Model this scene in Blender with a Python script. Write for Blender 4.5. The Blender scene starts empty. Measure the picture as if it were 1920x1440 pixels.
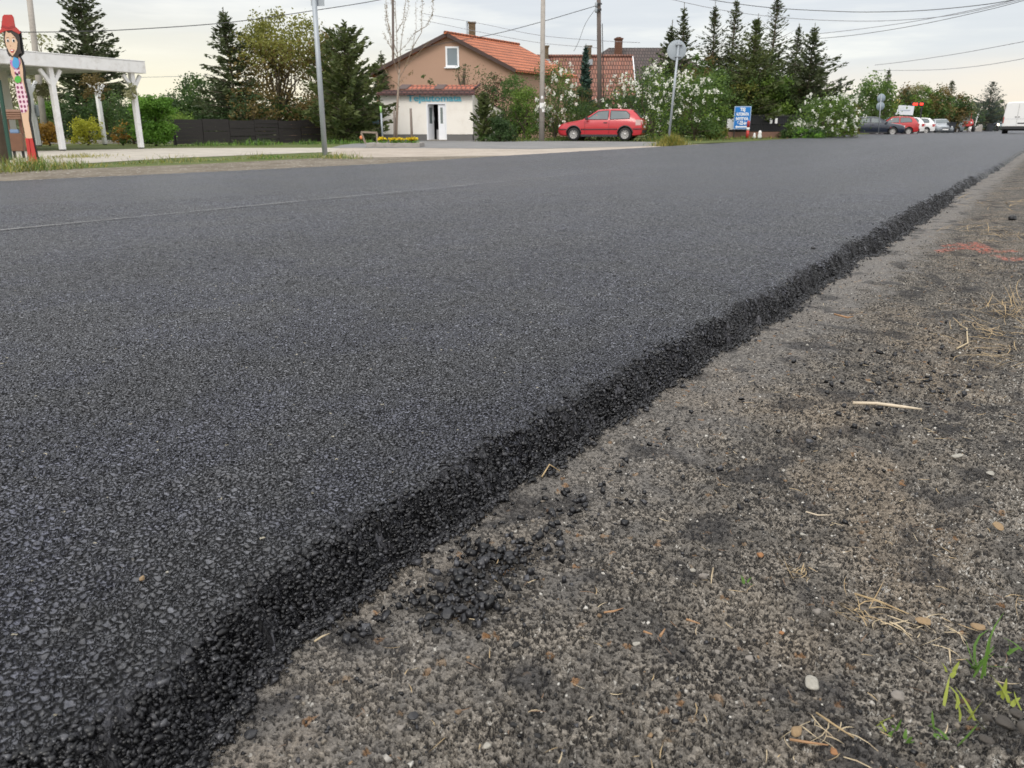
import bpy, bmesh, math, random
import numpy as np
from mathutils import Vector, Matrix

random.seed(7); RNG = np.random.default_rng(11)
SC = bpy.context.scene
COL = SC.collection
# ------------------------------------------------------------------ camera geometry
F = 1500.0; HY = 239.0; HC = 0.5
PITCH = math.atan((720 - HY) / F); YAW = math.radians(33.2)
SP, CP = math.sin(PITCH), math.cos(PITCH)
RT = Vector((math.cos(YAW), math.sin(YAW), 0)); FW = Vector((-math.sin(YAW), math.cos(YAW), 0))
GZ = -0.12                                   # level of the ground across the road

def at(px, py, D):                            # surveyed point: sight line of a photo point at forward distance D
    a = (px - 960) / F; b = (720 - py) / F
    y = CP + b * SP; z = -SP + b * CP
    t = D / y
    return RT * (a * t) + FW * D + Vector((0, 0, HC + z * t))
def ground(px, py, z=GZ):
    a = (px - 960) / F; b = (720 - py) / F
    y = CP + b * SP; zz = -SP + b * CP
    t = (z - HC) / zz
    return RT * (a * t) + FW * (y * t) + Vector((0, 0, z))
def gdist(py, z=GZ):
    b = (720 - py) / F
    return (CP + b * SP) * (z - HC) / (-SP + b * CP)
def zof(py, D):
    b = (720 - py) / F
    return HC + D * (-SP + b * CP) / (CP + b * SP)
def W(px, D, z=GZ):                           # column px, forward distance D, height z
    dep = D * CP + (HC - z) * SP
    return RT * ((px - 960) / F * dep) + FW * D + Vector((0, 0, z))
def mpp(D): return (D * CP) / F              # metres per photo pixel near the horizon
def sstep(a, b, x):
    t = np.clip((x - a) / (b - a), 0, 1); return t * t * (3 - 2 * t)

# value noise (numpy)
_PT = RNG.random((256, 256))
def vnoise(x, y):
    x = np.asarray(x, float); y = np.asarray(y, float)
    xi = np.floor(x).astype(int); yi = np.floor(y).astype(int)
    fx = x - xi; fy = y - yi
    fx = fx * fx * (3 - 2 * fx); fy = fy * fy * (3 - 2 * fy)
    g = lambda i, j: _PT[i & 255, j & 255]
    return ((g(xi, yi) * (1 - fx) + g(xi + 1, yi) * fx) * (1 - fy) + (g(xi, yi + 1) * (1 - fx) + g(xi + 1, yi + 1) * fx) * fy) * 2 - 1
def fbm(x, y, o=3):
    s = 0; a = 1
    for k in range(o):
        s = s + a * vnoise(x * 2 ** k + 17 * k, y * 2 ** k + 31 * k); a *= .5
    return s

# ------------------------------------------------------------------ objects
def tag(o, label=None, cat=None, group=None, kind=None):
    if label: o['label'] = label
    if cat: o['category'] = cat
    if group: o['group'] = group
    if kind: o['kind'] = kind
    return o
def thing(name, label, cat, loc=(0, 0, 0), rz=0.0, group=None):
    o = bpy.data.objects.new(name, None); COL.objects.link(o)
    o.empty_display_size = .2
    o.location = loc; o.rotation_euler = (0, 0, rz)
    return tag(o, label, cat, group)
def link(name, me, parent=None):
    o = bpy.data.objects.new(name, me); COL.objects.link(o)
    if parent is not None: o.parent = parent
    return o
def dup(root, loc, rz, label=None, group=None):
    r = root.copy(); COL.objects.link(r); r.location = loc; r.rotation_euler = (0, 0, rz)
    if label: r['label'] = label
    if group: r['group'] = group
    for ch in list(root.children):
        c = ch.copy(); COL.objects.link(c); c.parent = r
        for g in list(ch.children):
            d = g.copy(); COL.objects.link(d); d.parent = c
    return r

class MB:
    def __init__(s): s.v = []; s.f = []; s.m = []; s.sm = []
    def add(s, vs, fs, mi=0, smooth=False):
        b = len(s.v); s.v += [tuple(v) for v in vs]
        for f in fs: s.f.append([b + i for i in f]); s.m.append(mi); s.sm.append(smooth)
        return s
    def box(s, x0, x1, y0, y1, z0, z1, mi=0):
        return s.add([(x0, y0, z0), (x1, y0, z0), (x1, y1, z0), (x0, y1, z0), (x0, y0, z1), (x1, y0, z1), (x1, y1, z1), (x0, y1, z1)],
                     [(0, 3, 2, 1), (4, 5, 6, 7), (0, 1, 5, 4), (1, 2, 6, 5), (2, 3, 7, 6), (3, 0, 4, 7)], mi)
    def bar(s, p, q, w, d=None, mi=0, up=(0, 0, 1)):
        p = Vector(p); q = Vector(q); d = d or w
        t = (q - p).normalized(); u = Vector(up)
        if abs(t.dot(u)) > .98: u = Vector((0, 1, 0))
        a = t.cross(u).normalized() * w / 2; b = a.cross(t).normalized() * d / 2
        vs = [p - a - b, p + a - b, p + a + b, p - a + b, q - a - b, q + a - b, q + a + b, q - a + b]
        return s.add(vs, [(0, 3, 2, 1), (4, 5, 6, 7), (0, 1, 5, 4), (1, 2, 6, 5), (2, 3, 7, 6), (3, 0, 4, 7)], mi)
    def tube(s, pts, rad, n=8, mi=0, cap=True, smooth=True):
        pts = [Vector(p) for p in pts]
        if not hasattr(rad, '__len__'): rad = [rad] * len(pts)
        rings = []; vs = []
        ref = None
        for i, p in enumerate(pts):
            t = (pts[min(i + 1, len(pts) - 1)] - pts[max(i - 1, 0)])
            t = t.normalized() if t.length > 1e-9 else Vector((0, 0, 1))
            if ref is None:
                ref = Vector((1, 0, 0)) if abs(t.x) < .9 else Vector((0, 1, 0))
            a = t.cross(ref).normalized(); b = a.cross(t).normalized(); ref = b
            for k in range(n):
                th = 2 * math.pi * k / n
                vs.append(p + (a * math.cos(th) + b * math.sin(th)) * rad[i])
        fs = []
        for i in range(len(pts) - 1):
            for k in range(n):
                k2 = (k + 1) % n
                fs.append((i * n + k, i * n + k2, (i + 1) * n + k2, (i + 1) * n + k))
        s.add(vs, fs, mi, smooth)
        if cap:
            b0 = len(s.v) - len(vs)
            s.f.append([b0 + k for k in range(n)][::-1]); s.m.append(mi); s.sm.append(False)
            b1 = len(s.v) - n
            s.f.append([b1 + k for k in range(n)]); s.m.append(mi); s.sm.append(False)
        return s
    def lathe(s, prof, c=(0, 0, 0), ax='z', n=24, mi=0, caps=True):    # prof: (radius, height along the axis)
        vs = []; c = Vector(c)
        for r, h in prof:
            for k in range(n):
                th = 2 * math.pi * k / n
                a, b = r * math.cos(th), r * math.sin(th)
                vs.append(c + (Vector((a, b, h)) if ax == 'z' else Vector((a, h, b)) if ax == 'y' else Vector((h, a, b))))
        fs = []
        for i in range(len(prof) - 1):
            for k in range(n):
                k2 = (k + 1) % n
                fs.append((i * n + k, i * n + k2, (i + 1) * n + k2, (i + 1) * n + k))
        s.add(vs, fs, mi, True)
        b0 = len(s.v) - len(vs)
        if caps and prof[0][0] > 1e-4: s.f.append([b0 + k for k in range(n)][::-1]); s.m.append(mi); s.sm.append(False)
        if caps and prof[-1][0] > 1e-4:
            b1 = len(s.v) - n; s.f.append([b1 + k for k in range(n)]); s.m.append(mi); s.sm.append(False)
        return s
    def prism(s, poly, y0, y1, mi=0):            # polygon in x,z extruded along y
        n = len(poly)
        vs = [(p[0], y0, p[1]) for p in poly] + [(p[0], y1, p[1]) for p in poly]
        fs = [tuple(range(n)), tuple(range(2 * n - 1, n - 1, -1))]
        for i in range(n):
            j = (i + 1) % n; fs.append((i, n + i, n + j, j))
        return s.add(vs, fs, mi)
    def build(s, name, mats, parent=None, recalc=True, bevel=0):
        me = bpy.data.meshes.new(name); me.from_pydata(s.v, [], s.f)
        mats = mats if isinstance(mats, (list, tuple)) else [mats]
        for m in mats: me.materials.append(m)
        me.polygons.foreach_set('material_index', s.m); me.polygons.foreach_set('use_smooth', s.sm)
        if recalc:
            bm = bmesh.new(); bm.from_mesh(me)
            if bevel:
                es = [e for e in bm.edges if len(e.link_faces) == 2 and e.calc_face_angle(0) > .6]
                bmesh.ops.bevel(bm, geom=es, offset=bevel, segments=2, affect='EDGES', profile=.6)
            bmesh.ops.recalc_face_normals(bm, faces=bm.faces); bm.to_mesh(me); bm.free()
        me.update()
        return link(name, me, parent)

def np_mesh(name, co, quads, mat, parent=None, smooth=False, mats=None, mi=None, attrs=None):
    me = bpy.data.meshes.new(name)
    nv = len(co); nf = len(quads); k = quads.shape[1]
    me.vertices.add(nv); me.vertices.foreach_set('co', np.ascontiguousarray(co, dtype=np.float32).ravel())
    me.loops.add(nf * k); me.loops.foreach_set('vertex_index', np.ascontiguousarray(quads, dtype=np.int32).ravel())
    me.polygons.add(nf); me.polygons.foreach_set('loop_start', np.arange(nf, dtype=np.int32) * k)
    me.polygons.foreach_set('loop_total', np.full(nf, k, dtype=np.int32))
    if smooth: me.polygons.foreach_set('use_smooth', np.ones(nf, dtype=bool))
    for m in (mats or [mat]): me.materials.append(m)
    if mi is not None: me.polygons.foreach_set('material_index', np.asarray(mi, dtype=np.int32))
    for an, arr in (attrs or {}).items():
        at_ = me.attributes.new(an, 'FLOAT', 'POINT'); at_.data.foreach_set('value', np.asarray(arr, dtype=np.float32))
    me.update(calc_edges=True); me.validate()
    return link(name, me, parent)

# ------------------------------------------------------------------ node helpers
class NT:
    def __init__(s, tree): s.t = tree; s.n = tree.nodes; s.l = tree.links
    def new(s, typ, **kw):
        nd = s.n.new(typ)
        for k, v in kw.items(): setattr(nd, k, v)
        return nd
    def put(s, sock, v):
        if v is None: return
        if isinstance(v, bpy.types.NodeSocket): s.l.new(v, sock)
        else: sock.default_value = v
    def math(s, op, a, b=None, c=None, clamp=False):
        nd = s.new('ShaderNodeMath', operation=op, use_clamp=clamp)
        s.put(nd.inputs[0], a); s.put(nd.inputs[1], b)
        if c is not None: s.put(nd.inputs[2], c)
        return nd.outputs[0]
    def vmath(s, op, a, b=None, scale=None):
        nd = s.new('ShaderNodeVectorMath', operation=op)
        s.put(nd.inputs[0], a); s.put(nd.inputs[1], b)
        if scale is not None: s.put(nd.inputs['Scale'], scale)
        return nd.outputs['Value'] if op in ('DOT_PRODUCT', 'LENGTH', 'DISTANCE') else nd.outputs[0]
    def ramp(s, x, a, b, lo=0., hi=1.):
        nd = s.new('ShaderNodeMapRange', interpolation_type='SMOOTHSTEP')
        s.put(nd.inputs[0], x); s.put(nd.inputs[1], a); s.put(nd.inputs[2], b); s.put(nd.inputs[3], lo); s.put(nd.inputs[4], hi)
        return nd.outputs[0]
    def mix(s, f, a, b, blend='MIX'):
        nd = s.new('ShaderNodeMix', data_type='RGBA', blend_type=blend)
        s.put(nd.inputs[0], f)
        for i, v in ((6, a), (7, b)):
            s.put(nd.inputs[i], (*v, 1) if isinstance(v, (tuple, list)) and len(v) == 3 else v)
        return nd.outputs[2]
    def noise(s, vec, scale, detail=3, rough=.55, dim='3D', out=0):
        nd = s.new('ShaderNodeTexNoise', noise_dimensions=dim)
        s.put(nd.inputs['Vector'], vec); nd.inputs['Scale'].default_value = scale
        nd.inputs['Detail'].default_value = detail; nd.inputs['Roughness'].default_value = rough
        return nd.outputs[out]
    def voro(s, vec, scale, feature='F1', dim='2D', rnd=1.):
        nd = s.new('ShaderNodeTexVoronoi', voronoi_dimensions=dim, feature=feature)
        s.put(nd.inputs['Vector'], vec); nd.inputs['Scale'].default_value = scale; nd.inputs['Randomness'].default_value = rnd
        return nd
    def sep(s, v):
        nd = s.new('ShaderNodeSeparateXYZ'); s.put(nd.inputs[0], v); return nd.outputs
    def comb(s, x, y, z):
        nd = s.new('ShaderNodeCombineXYZ'); s.put(nd.inputs[0], x); s.put(nd.inputs[1], y); s.put(nd.inputs[2], z); return nd.outputs[0]
    def obj(s): return s.new('ShaderNodeTexCoord').outputs['Object']

def new_mat(name):
    m = bpy.data.materials.new(name); m.use_nodes = True
    nt = NT(m.node_tree); b = m.node_tree.nodes['Principled BSDF']; o = m.node_tree.nodes['Material Output']
    return m, nt, b, o
_MC = {}
def pm(name, col, rough=.6, var=.18, scale=6., bump=0., bscale=60., metal=0., spec=.5, dirt=None, coat=0., emit=None, es=1., stretch=(1, 1, 1)):
    if name in _MC: return _MC[name]
    m, nt, b, o = new_mat(name)
    v = nt.obj()
    if stretch != (1, 1, 1): v = nt.vmath('MULTIPLY', v, stretch)
    n = nt.noise(v, scale, 5)
    n2 = nt.math('MULTIPLY_ADD', n, 2 * var, 1 - var)
    c = nt.vmath('SCALE', (*col,), scale=n2)
    if dirt:
        nd = nt.noise(v, scale * .6 + 1, 6, .65)
        c = nt.mix(nt.ramp(nd, .48, .75, 0, .8), c, dirt)
    nt.put(b.inputs['Base Color'], c)
    b.inputs['Roughness'].default_value = rough; b.inputs['Metallic'].default_value = metal
    b.inputs['Specular IOR Level'].default_value = spec
    if coat: b.inputs['Coat Weight'].default_value = coat; b.inputs['Coat Roughness'].default_value = .06
    if emit: b.inputs['Emission Color'].default_value = (*emit, 1); b.inputs['Emission Strength'].default_value = es
    if bump:
        bn = nt.new('ShaderNodeBump'); bn.inputs['Strength'].default_value = .6; bn.inputs['Distance'].default_value = bump
        nt.put(bn.inputs['Height'], nt.noise(v, bscale, 4)); nt.put(b.inputs['Normal'], bn.outputs[0])
    _MC[name] = m
    return m
def leaf_mat(name, dark, light, trans=.3, rough=.55, spec=.3):
    if name in _MC: return _MC[name]
    m, nt, b, o = new_mat(name)
    geo = nt.new('ShaderNodeNewGeometry')
    r = geo.outputs['Random Per Island']
    pn = nt.noise(geo.outputs['Position'], 1.1, 2)
    f = nt.math('ADD', nt.math('MULTIPLY', r, .55), nt.ramp(pn, .3, .7, -.1, .5), clamp=True)
    c = nt.mix(f, dark, light)
    nt.put(b.inputs['Base Color'], c); b.inputs['Roughness'].default_value = rough; b.inputs['Specular IOR Level'].default_value = spec
    tr = nt.new('ShaderNodeBsdfTranslucent'); nt.put(tr.inputs['Color'], nt.mix(.5, c, light))
    mx = nt.new('ShaderNodeMixShader'); mx.inputs[0].default_value = trans
    nt.l.new(b.outputs[0], mx.inputs[1]); nt.l.new(tr.outputs[0], mx.inputs[2]); nt.l.new(mx.outputs[0], o.inputs['Surface'])
    _MC[name] = m
    return m

# ------------------------------------------------------------------ ground materials
def asphalt_material():
    m, nt, b, o = new_mat('fresh asphalt')
    m.displacement_method = 'BOTH'
    P = nt.obj(); xyz = nt.sep(P)
    P2 = nt.comb(xyz[0], xyz[1], 0)
    edge = nt.new('ShaderNodeAttribute', attribute_name='edge').outputs['Fac']
    # wobble the cells so stones are not clean polygons
    wob = nt.new('ShaderNodeTexNoise', noise_dimensions='2D'); nt.put(wob.inputs['Vector'], P2); wob.inputs['Scale'].default_value = 130; wob.inputs['Detail'].default_value = 2
    Pw = nt.vmath('ADD', P2, nt.vmath('SCALE', nt.vmath('SUBTRACT', wob.outputs['Color'], (.5, .5, .5)), scale=.0075))
    SCL = 114.
    v1 = nt.voro(Pw, SCL); e1 = nt.voro(Pw, SCL, 'DISTANCE_TO_EDGE')
    v2 = nt.voro(Pw, 230.); e2 = nt.voro(Pw, 230., 'DISTANCE_TO_EDGE')
    rc = nt.sep(v1.outputs['Color']); rc2 = nt.sep(v2.outputs['Color'])
    ed = nt.ramp(e1.outputs['Distance'], .06, .30); ed2 = nt.ramp(e2.outputs['Distance'], .05, .28)
    # about a third of the large cells are broken up into small stones
    small = nt.ramp(rc[2], .70, .76)
    dvec = nt.vmath('SUBTRACT', Pw, v1.outputs['Position'])
    dx = nt.sep(dvec)
    tilt = nt.math('ADD', nt.math('MULTIPLY', dx[0], nt.math('MULTIPLY_ADD', rc[0], 2, -1)), nt.math('MULTIPLY', dx[1], nt.math('MULTIPLY_ADD', rc[1], 2, -1)))
    fine = nt.noise(P2, 420, 3, .6, '2D')
    h1 = nt.math('MULTIPLY', ed, nt.math('ADD', nt.math('MULTIPLY_ADD', rc[2], .0026, .0030), nt.math('MULTIPLY', tilt, .8)))
    h2 = nt.math('MULTIPLY', ed2, nt.math('MULTIPLY_ADD', rc2[0], .0022, .0009))
    hs = nt.mix(small, h1, h2)
    hs = nt.math('ADD', hs, nt.math('MULTIPLY', fine, .0006))
    lump = nt.noise(P2, 48, 3, .6, '2D')
    edgeh = nt.math('ADD', nt.math('MULTIPLY', nt.math('SUBTRACT', lump, .5), .020), nt.math('MULTIPLY', hs, .8))
    h = nt.mix(edge, hs, edgeh)
    dn = nt.new('ShaderNodeDisplacement'); dn.inputs['Midlevel'].default_value = 0; dn.inputs['Scale'].default_value = 1
    nt.put(dn.inputs['Height'], h); nt.l.new(dn.outputs[0], o.inputs['Displacement'])
    # colour
    tone = nt.mix(small, nt.math('MULTIPLY_ADD', nt.math('POWER', rc[1], 1.5), 1.0, .46), nt.math('MULTIPLY_ADD', nt.math('POWER', rc2[1], 1.6), .9, .30))
    gap = nt.mix(small, ed, nt.math('MULTIPLY', ed2, .85))
    band = nt.noise(nt.vmath('MULTIPLY', P2, (1.3, .06, 0)), 1.0, 4, .6, '2D')
    patch = nt.noise(P2, .9, 4, .6, '2D')
    lvl = nt.math('MULTIPLY', nt.math('MULTIPLY_ADD', band, 1.0, .5), nt.math('MULTIPLY_ADD', patch, .6, .7))
    a = nt.math('MULTIPLY', nt.math('MULTIPLY', tone, nt.math('MULTIPLY_ADD', gap, .96, .04)), lvl)  # colour darkened in the gaps, standing in for crevice shade between stones
    dustn = nt.noise(P2, 2.3, 5, .65, '2D')
    blue = nt.mix(nt.ramp(dustn, .4, .6), (.094, .098, .124), (.102, .104, .114))
    c = nt.vmath('SCALE', blue, scale=a)
    lone = nt.math('GREATER_THAN', rc2[2], .9955)
    c = nt.mix(nt.math('MULTIPLY', lone, small), c, (.32, .29, .22))
    ec = nt.vmath('SCALE', (.0115, .0115, .0128), scale=nt.math('MULTIPLY_ADD', nt.math('POWER', tone, 2.5), 2.6, .3))
    c = nt.mix(edge, c, ec)
    nt.put(b.inputs['Base Color'], c)
    nt.put(b.inputs['Roughness'], nt.math('ADD', nt.math('MULTIPLY_ADD', rc[0], .22, .30), nt.math('MULTIPLY', edge, -.12)))
    nt.put(b.inputs['Specular IOR Level'], nt.math('MULTIPLY', nt.math('MULTIPLY_ADD', edge, -.22, .5), nt.math('MULTIPLY_ADD', gap, .75, .25)))
    nt.put(b.inputs['Sheen Weight'], nt.math('MULTIPLY', nt.math('MULTIPLY', gap, nt.math('SUBTRACT', 1., edge)), .17)); b.inputs['Sheen Roughness'].default_value = .32; b.inputs['Sheen Tint'].default_value = (.88, .91, 1, 1)
    return m

def shoulder_material():
    m, nt, b, o = new_mat('trampled gravel soil')
    m.displacement_method = 'BOTH'
    P = nt.obj(); xyz = nt.sep(P); P2 = nt.comb(xyz[0], xyz[1], 0)
    wob = nt.new('ShaderNodeTexNoise', noise_dimensions='2D'); nt.put(wob.inputs['Vector'], P2); wob.inputs['Scale'].default_value = 210; wob.inputs['Detail'].default_value = 2
    Pw = nt.vmath('ADD', P2, nt.vmath('SCALE', nt.vmath('SUBTRACT', wob.outputs['Color'], (.5, .5, .5)), scale=.0045))
    v1 = nt.voro(Pw, 240.); e1 = nt.voro(Pw, 240., 'DISTANCE_TO_EDGE')
    v2 = nt.voro(Pw, 560.); v3 = nt.voro(Pw, 95.); e3 = nt.voro(Pw, 95., 'DISTANCE_TO_EDGE')
    r1 = nt.sep(v1.outputs['Color']); r2 = nt.sep(v2.outputs['Color']); r3 = nt.sep(v3.outputs['Color'])
    ed = nt.ramp(e1.outputs['Distance'], .0, .2); ed3 = nt.ramp(e3.outputs['Distance'], .0, .22)
    big = nt.noise(P2, 2.1, 5, .62, '2D'); mid = nt.noise(P2, 11, 5, .65, '2D'); finen = nt.noise(P2, 190, 4, .7, '2D')
    xs = nt.math('ADD', xyz[0], nt.math('MULTIPLY', nt.math('SUBTRACT', big, .5), .5))
    # smooth dusty strip beside the new layer, rougher black crumbs beyond, pale chippings farther right
    smooth = nt.ramp(nt.math('ADD', xyz[0], nt.math('MULTIPLY', nt.math('SUBTRACT', mid, .5), .35)), -.52, -.38, 1, 0)
    pale = nt.math('MULTIPLY', nt.ramp(xs, -.16, .16), nt.ramp(mid, .36, .6))
    rough_amt = nt.math('MULTIPLY_ADD', nt.math('MULTIPLY', smooth, nt.ramp(xyz[1], .8, 4.0, .35, .9)), -.78, 1.)
    crumbs = nt.math('MULTIPLY', nt.math('GREATER_THAN', r1[0], nt.math('MULTIPLY_ADD', mid, -1.1, 1.10)), ed)
    base = nt.mix(nt.ramp(mid, .35, .66), (.108, .099, .088), (.222, .198, .168))
    base = nt.mix(nt.ramp(big, .5, .7, 0, .55), base, (.26, .21, .155))
    base = nt.vmath('SCALE', base, scale=nt.math('MULTIPLY_ADD', r2[0], .9, .5))
    base = nt.vmath('SCALE', base, scale=nt.math('MULTIPLY_ADD', finen, .8, .6))
    dust = nt.vmath('SCALE', (.185, .174, .164), scale=nt.math('MULTIPLY_ADD', r2[1], .5, .72))
    base = nt.mix(nt.math('MULTIPLY', smooth, nt.ramp(xyz[1], .8, 4.0, .38, .68)), base, dust)
    c = nt.mix(nt.math('MULTIPLY', crumbs, nt.math('MULTIPLY', rough_amt, .88)), base, (.016, .016, .017))
    white = nt.math('MULTIPLY', nt.math('GREATER_THAN', r1[1], nt.math('MULTIPLY_ADD', pale, -.32, .974)), ed)
    c = nt.mix(nt.math('MULTIPLY', white, .9), c, nt.mix(r1[2], (.30, .28, .25), (.52, .50, .46)))
    tan = nt.math('MULTIPLY', nt.math('GREATER_THAN', r3[1], .984), ed3)
    c = nt.mix(nt.math('MULTIPLY', tan, .75), c, nt.mix(r3[2], (.24, .12, .045), (.22, .17, .12)))
    wetn = nt.noise(P2, 7.5, 3, .5, '2D')
    c = nt.mix(nt.math('MULTIPLY', nt.ramp(wetn, .56, .66), .60), c, (.03, .03, .033))
    spray = nt.new('ShaderNodeAttribute', attribute_name='spray').outputs['Fac']
    sm = nt.math('MULTIPLY', spray, nt.ramp(nt.noise(P2, 46, 4, .7, '2D'), .38, .6))
    c = nt.mix(nt.math('MULTIPLY', sm, .58), c, (.55, .15, .10))
    nt.put(b.inputs['Base Color'], c); b.inputs['Roughness'].default_value = .85; b.inputs['Specular IOR Level'].default_value = .25
    h = nt.math('ADD', nt.math('MULTIPLY', ed, nt.math('MULTIPLY', r1[2], .0030)), nt.math('MULTIPLY', finen, .0026))
    h = nt.math('ADD', h, nt.math('MULTIPLY', crumbs, .0045))
    h = nt.math('ADD', h, nt.math('MULTIPLY', white, .0025))
    h = nt.math('MULTIPLY', h, rough_amt)
    h = nt.math('ADD', h, nt.math('MULTIPLY', mid, .004))
    dn = nt.new('ShaderNodeDisplacement'); dn.inputs['Midlevel'].default_value = 0; dn.inputs['Scale'].default_value = 1
    nt.put(dn.inputs['Height'], h); nt.l.new(dn.outputs[0], o.inputs['Displacement'])
    return m

def earth(name, c1, c2, c3, sc=1.2, speck=0.):
    m, nt, b, o = new_mat(name)
    P = nt.obj(); n = nt.noise(P, sc, 6, .65); n2 = nt.noise(P, sc * 9, 5, .7)
    c = nt.mix(nt.ramp(n, .35, .65), c1, c2); c = nt.mix(nt.ramp(n2, .5, .72, 0, .7), c, c3)
    if speck:
        v = nt.voro(P, 30.); r = nt.sep(v.outputs['Color'])
        c = nt.mix(nt.math('MULTIPLY', nt.math('GREATER_THAN', r[0], 1 - speck), .8), c, (.45, .43, .4))
    nt.put(b.inputs['Base Color'], c); b.inputs['Roughness'].default_value = .9; b.inputs['Specular IOR Level'].default_value = .2
    bn = nt.new('ShaderNodeBump'); bn.inputs['Distance'].default_value = .02; bn.inputs['Strength'].default_value = .7
    nt.put(bn.inputs['Height'], n2); nt.put(b.inputs['Normal'], bn.outputs[0])
    return m

def roof_mat(name, c1, c2, pw=.24, ph=.30, axis=(0, 2), moss=None):
    m, nt, b, o = new_mat(name)
    P = nt.sep(nt.obj()); br = nt.new('ShaderNodeTexBrick')
    nt.put(br.inputs['Vector'], nt.comb(P[axis[0]], P[axis[1]], 0))
    br.inputs['Scale'].default_value = 1; br.inputs['Brick Width'].default_value = pw; br.inputs['Row Height'].default_value = ph
    br.inputs['Mortar Size'].default_value = .035; br.inputs['Mortar Smooth'].default_value = .5
    br.inputs['Color1'].default_value = (*c1, 1); br.inputs['Color2'].default_value = (*c2, 1); br.inputs['Mortar'].default_value = (c1[0] * .25, c1[1] * .25, c1[2] * .25, 1)
    n = nt.noise(nt.obj(), .8, 5, .7)
    c = nt.vmath('SCALE', br.outputs['Color'], scale=nt.math('MULTIPLY_ADD', n, .9, .55))
    if moss: c = nt.mix(nt.ramp(nt.noise(nt.obj(), 1.7, 5, .7), .52, .7, 0, .7), c, moss)
    nt.put(b.inputs['Base Color'], c); b.inputs['Roughness'].default_value = .75
    bn = nt.new('ShaderNodeBump'); bn.inputs['Distance'].default_value = .03
    nt.put(bn.inputs['Height'], br.outputs['Fac']); bn.invert = True; nt.put(b.inputs['Normal'], bn.outputs[0])
    return m

def dotted_mat(name, base, dot, sc):
    m, nt, b, o = new_mat(name)
    P = nt.sep(nt.obj()); v = nt.voro(nt.comb(P[0], nt.math('MULTIPLY', P[2], .8), 0), sc, rnd=.12)
    nt.put(b.inputs['Base Color'], nt.mix(nt.ramp(v.outputs['Distance'], .3, .36), dot, base)); b.inputs['Roughness'].default_value = .5
    return m

M_ASPH = asphalt_material(); M_SHO = shoulder_material()
# ------------------------------------------------------------------ road and shoulder geometry
def xe(y):                                    # right edge (top) of the new asphalt layer
    y = np.asarray(y, float)
    w = .012 * vnoise(y * 1.7 + 3, y * 0 + 5.5) + .02 * vnoise(y * .45 + 3, y * 0 + 2.5) * np.clip(y / 6, 0, 1) + .022 * vnoise(y * 6 + 9, y * 0 + 1.5) + .012 * vnoise(y * 19, y * 0 + 7.5)
    near = .072 * np.exp(-((y - .30) / .19) ** 2) + .008 * vnoise(y * 41, y * 0 + 4.5)
    return -.695 + w + near
def left_edge(y):
    return np.interp(y, [-40, 0, 4, 6, 9, 12.5, 23.7, 36, 67, 113, 200, 700], [-8.9, -8.8, -8.57, -8.35, -8.13, -8.54, -9.24, -10.2, -12.9, -15.0, -16, -16])
def edge_profile(x, y):
    u = x - xe(y)
    wd = .052 + .05 * sstep(2.0, 6.0, y)
    s = sstep(-.012, wd, u)
    z = -.105 * s * (1 + 0 * u)
    return z, sstep(-.035, .035, u + .030 * vnoise(x * 40, y * 40) + .016 * vnoise(x * 13, y * 13))
def camber(x): return 0 * x

def polar_grid():
    ang = np.concatenate([np.arange(-1.95, -.70, .03), np.arange(-.70, .70, .0021), np.arange(.70, 1.95, .03)])
    rad = .27 * np.exp(np.arange(0, math.log(7.2 / .27), .0027))
    A, R = np.meshgrid(ang, rad)
    th = math.pi / 2 + YAW - A
    X = R * np.cos(th); Y = R * np.sin(th)
    nr, na = A.shape
    idx = np.arange(nr * na).reshape(nr, na)
    q = np.stack([idx[:-1, :-1], idx[:-1, 1:], idx[1:, 1:], idx[1:, :-1]], -1).reshape(-1, 4)
    return X.ravel(), Y.ravel(), R.ravel(), q
def submesh(X, Y, Z, q, keep, attrs):
    k = keep[q].all(axis=1); q = q[k]
    used = np.unique(q); mp = np.full(len(X), -1); mp[used] = np.arange(len(used))
    return np.stack([X[used], Y[used], Z[used]], -1), mp[q], {a: v[used] for a, v in attrs.items()}

SPRAY = [[(1775, 457), (1800, 455), (1845, 461), (1862, 466)], [(1765, 466), (1810, 461), (1850, 468)], [(1828, 454), (1836, 458), (1850, 466)], [(1850, 465), (1875, 468), (1898, 467)], [(1872, 476), (1890, 481), (1908, 479)]]
def spray_mask(X, Y):
    d = np.full(X.shape, 9.)
    for pl in SPRAY:
        pts = [ground(*p, z=-.06) for p in pl]
        for a, b_ in zip(pts[:-1], pts[1:]):
            ex, ey = b_.x - a.x, b_.y - a.y; L = ex * ex + ey * ey + 1e-9
            t = np.clip(((X - a.x) * ex + (Y - a.y) * ey) / L, 0, 1)
            d = np.minimum(d, np.hypot(X - a.x - t * ex, (Y - a.y - t * ey) * .6))
    return 1 - sstep(.010, .040, d)

def shoulder_z(X, Y):
    z = -.062 + .010 * fbm(X * 3.1, Y * 3.1, 2) + .006 * fbm(X * 13, Y * 13, 2) * sstep(-.5, -.2, X)
    z = z - .004 * sstep(-.5, -.62, X)
    m = np.exp(-(((X - .10) / .075) ** 2 + ((Y - .74) / .06) ** 2)) * (.050 + .016 * fbm(X * 38, Y * 38, 3))       # crumbling hummock by the grass sprouts
    m2 = np.exp(-(((X - .22) / .14) ** 2 + ((Y - 3.2) / .9) ** 2)) * .05
    return z + m + m2 + .03 * sstep(.05, .9, X)

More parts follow.
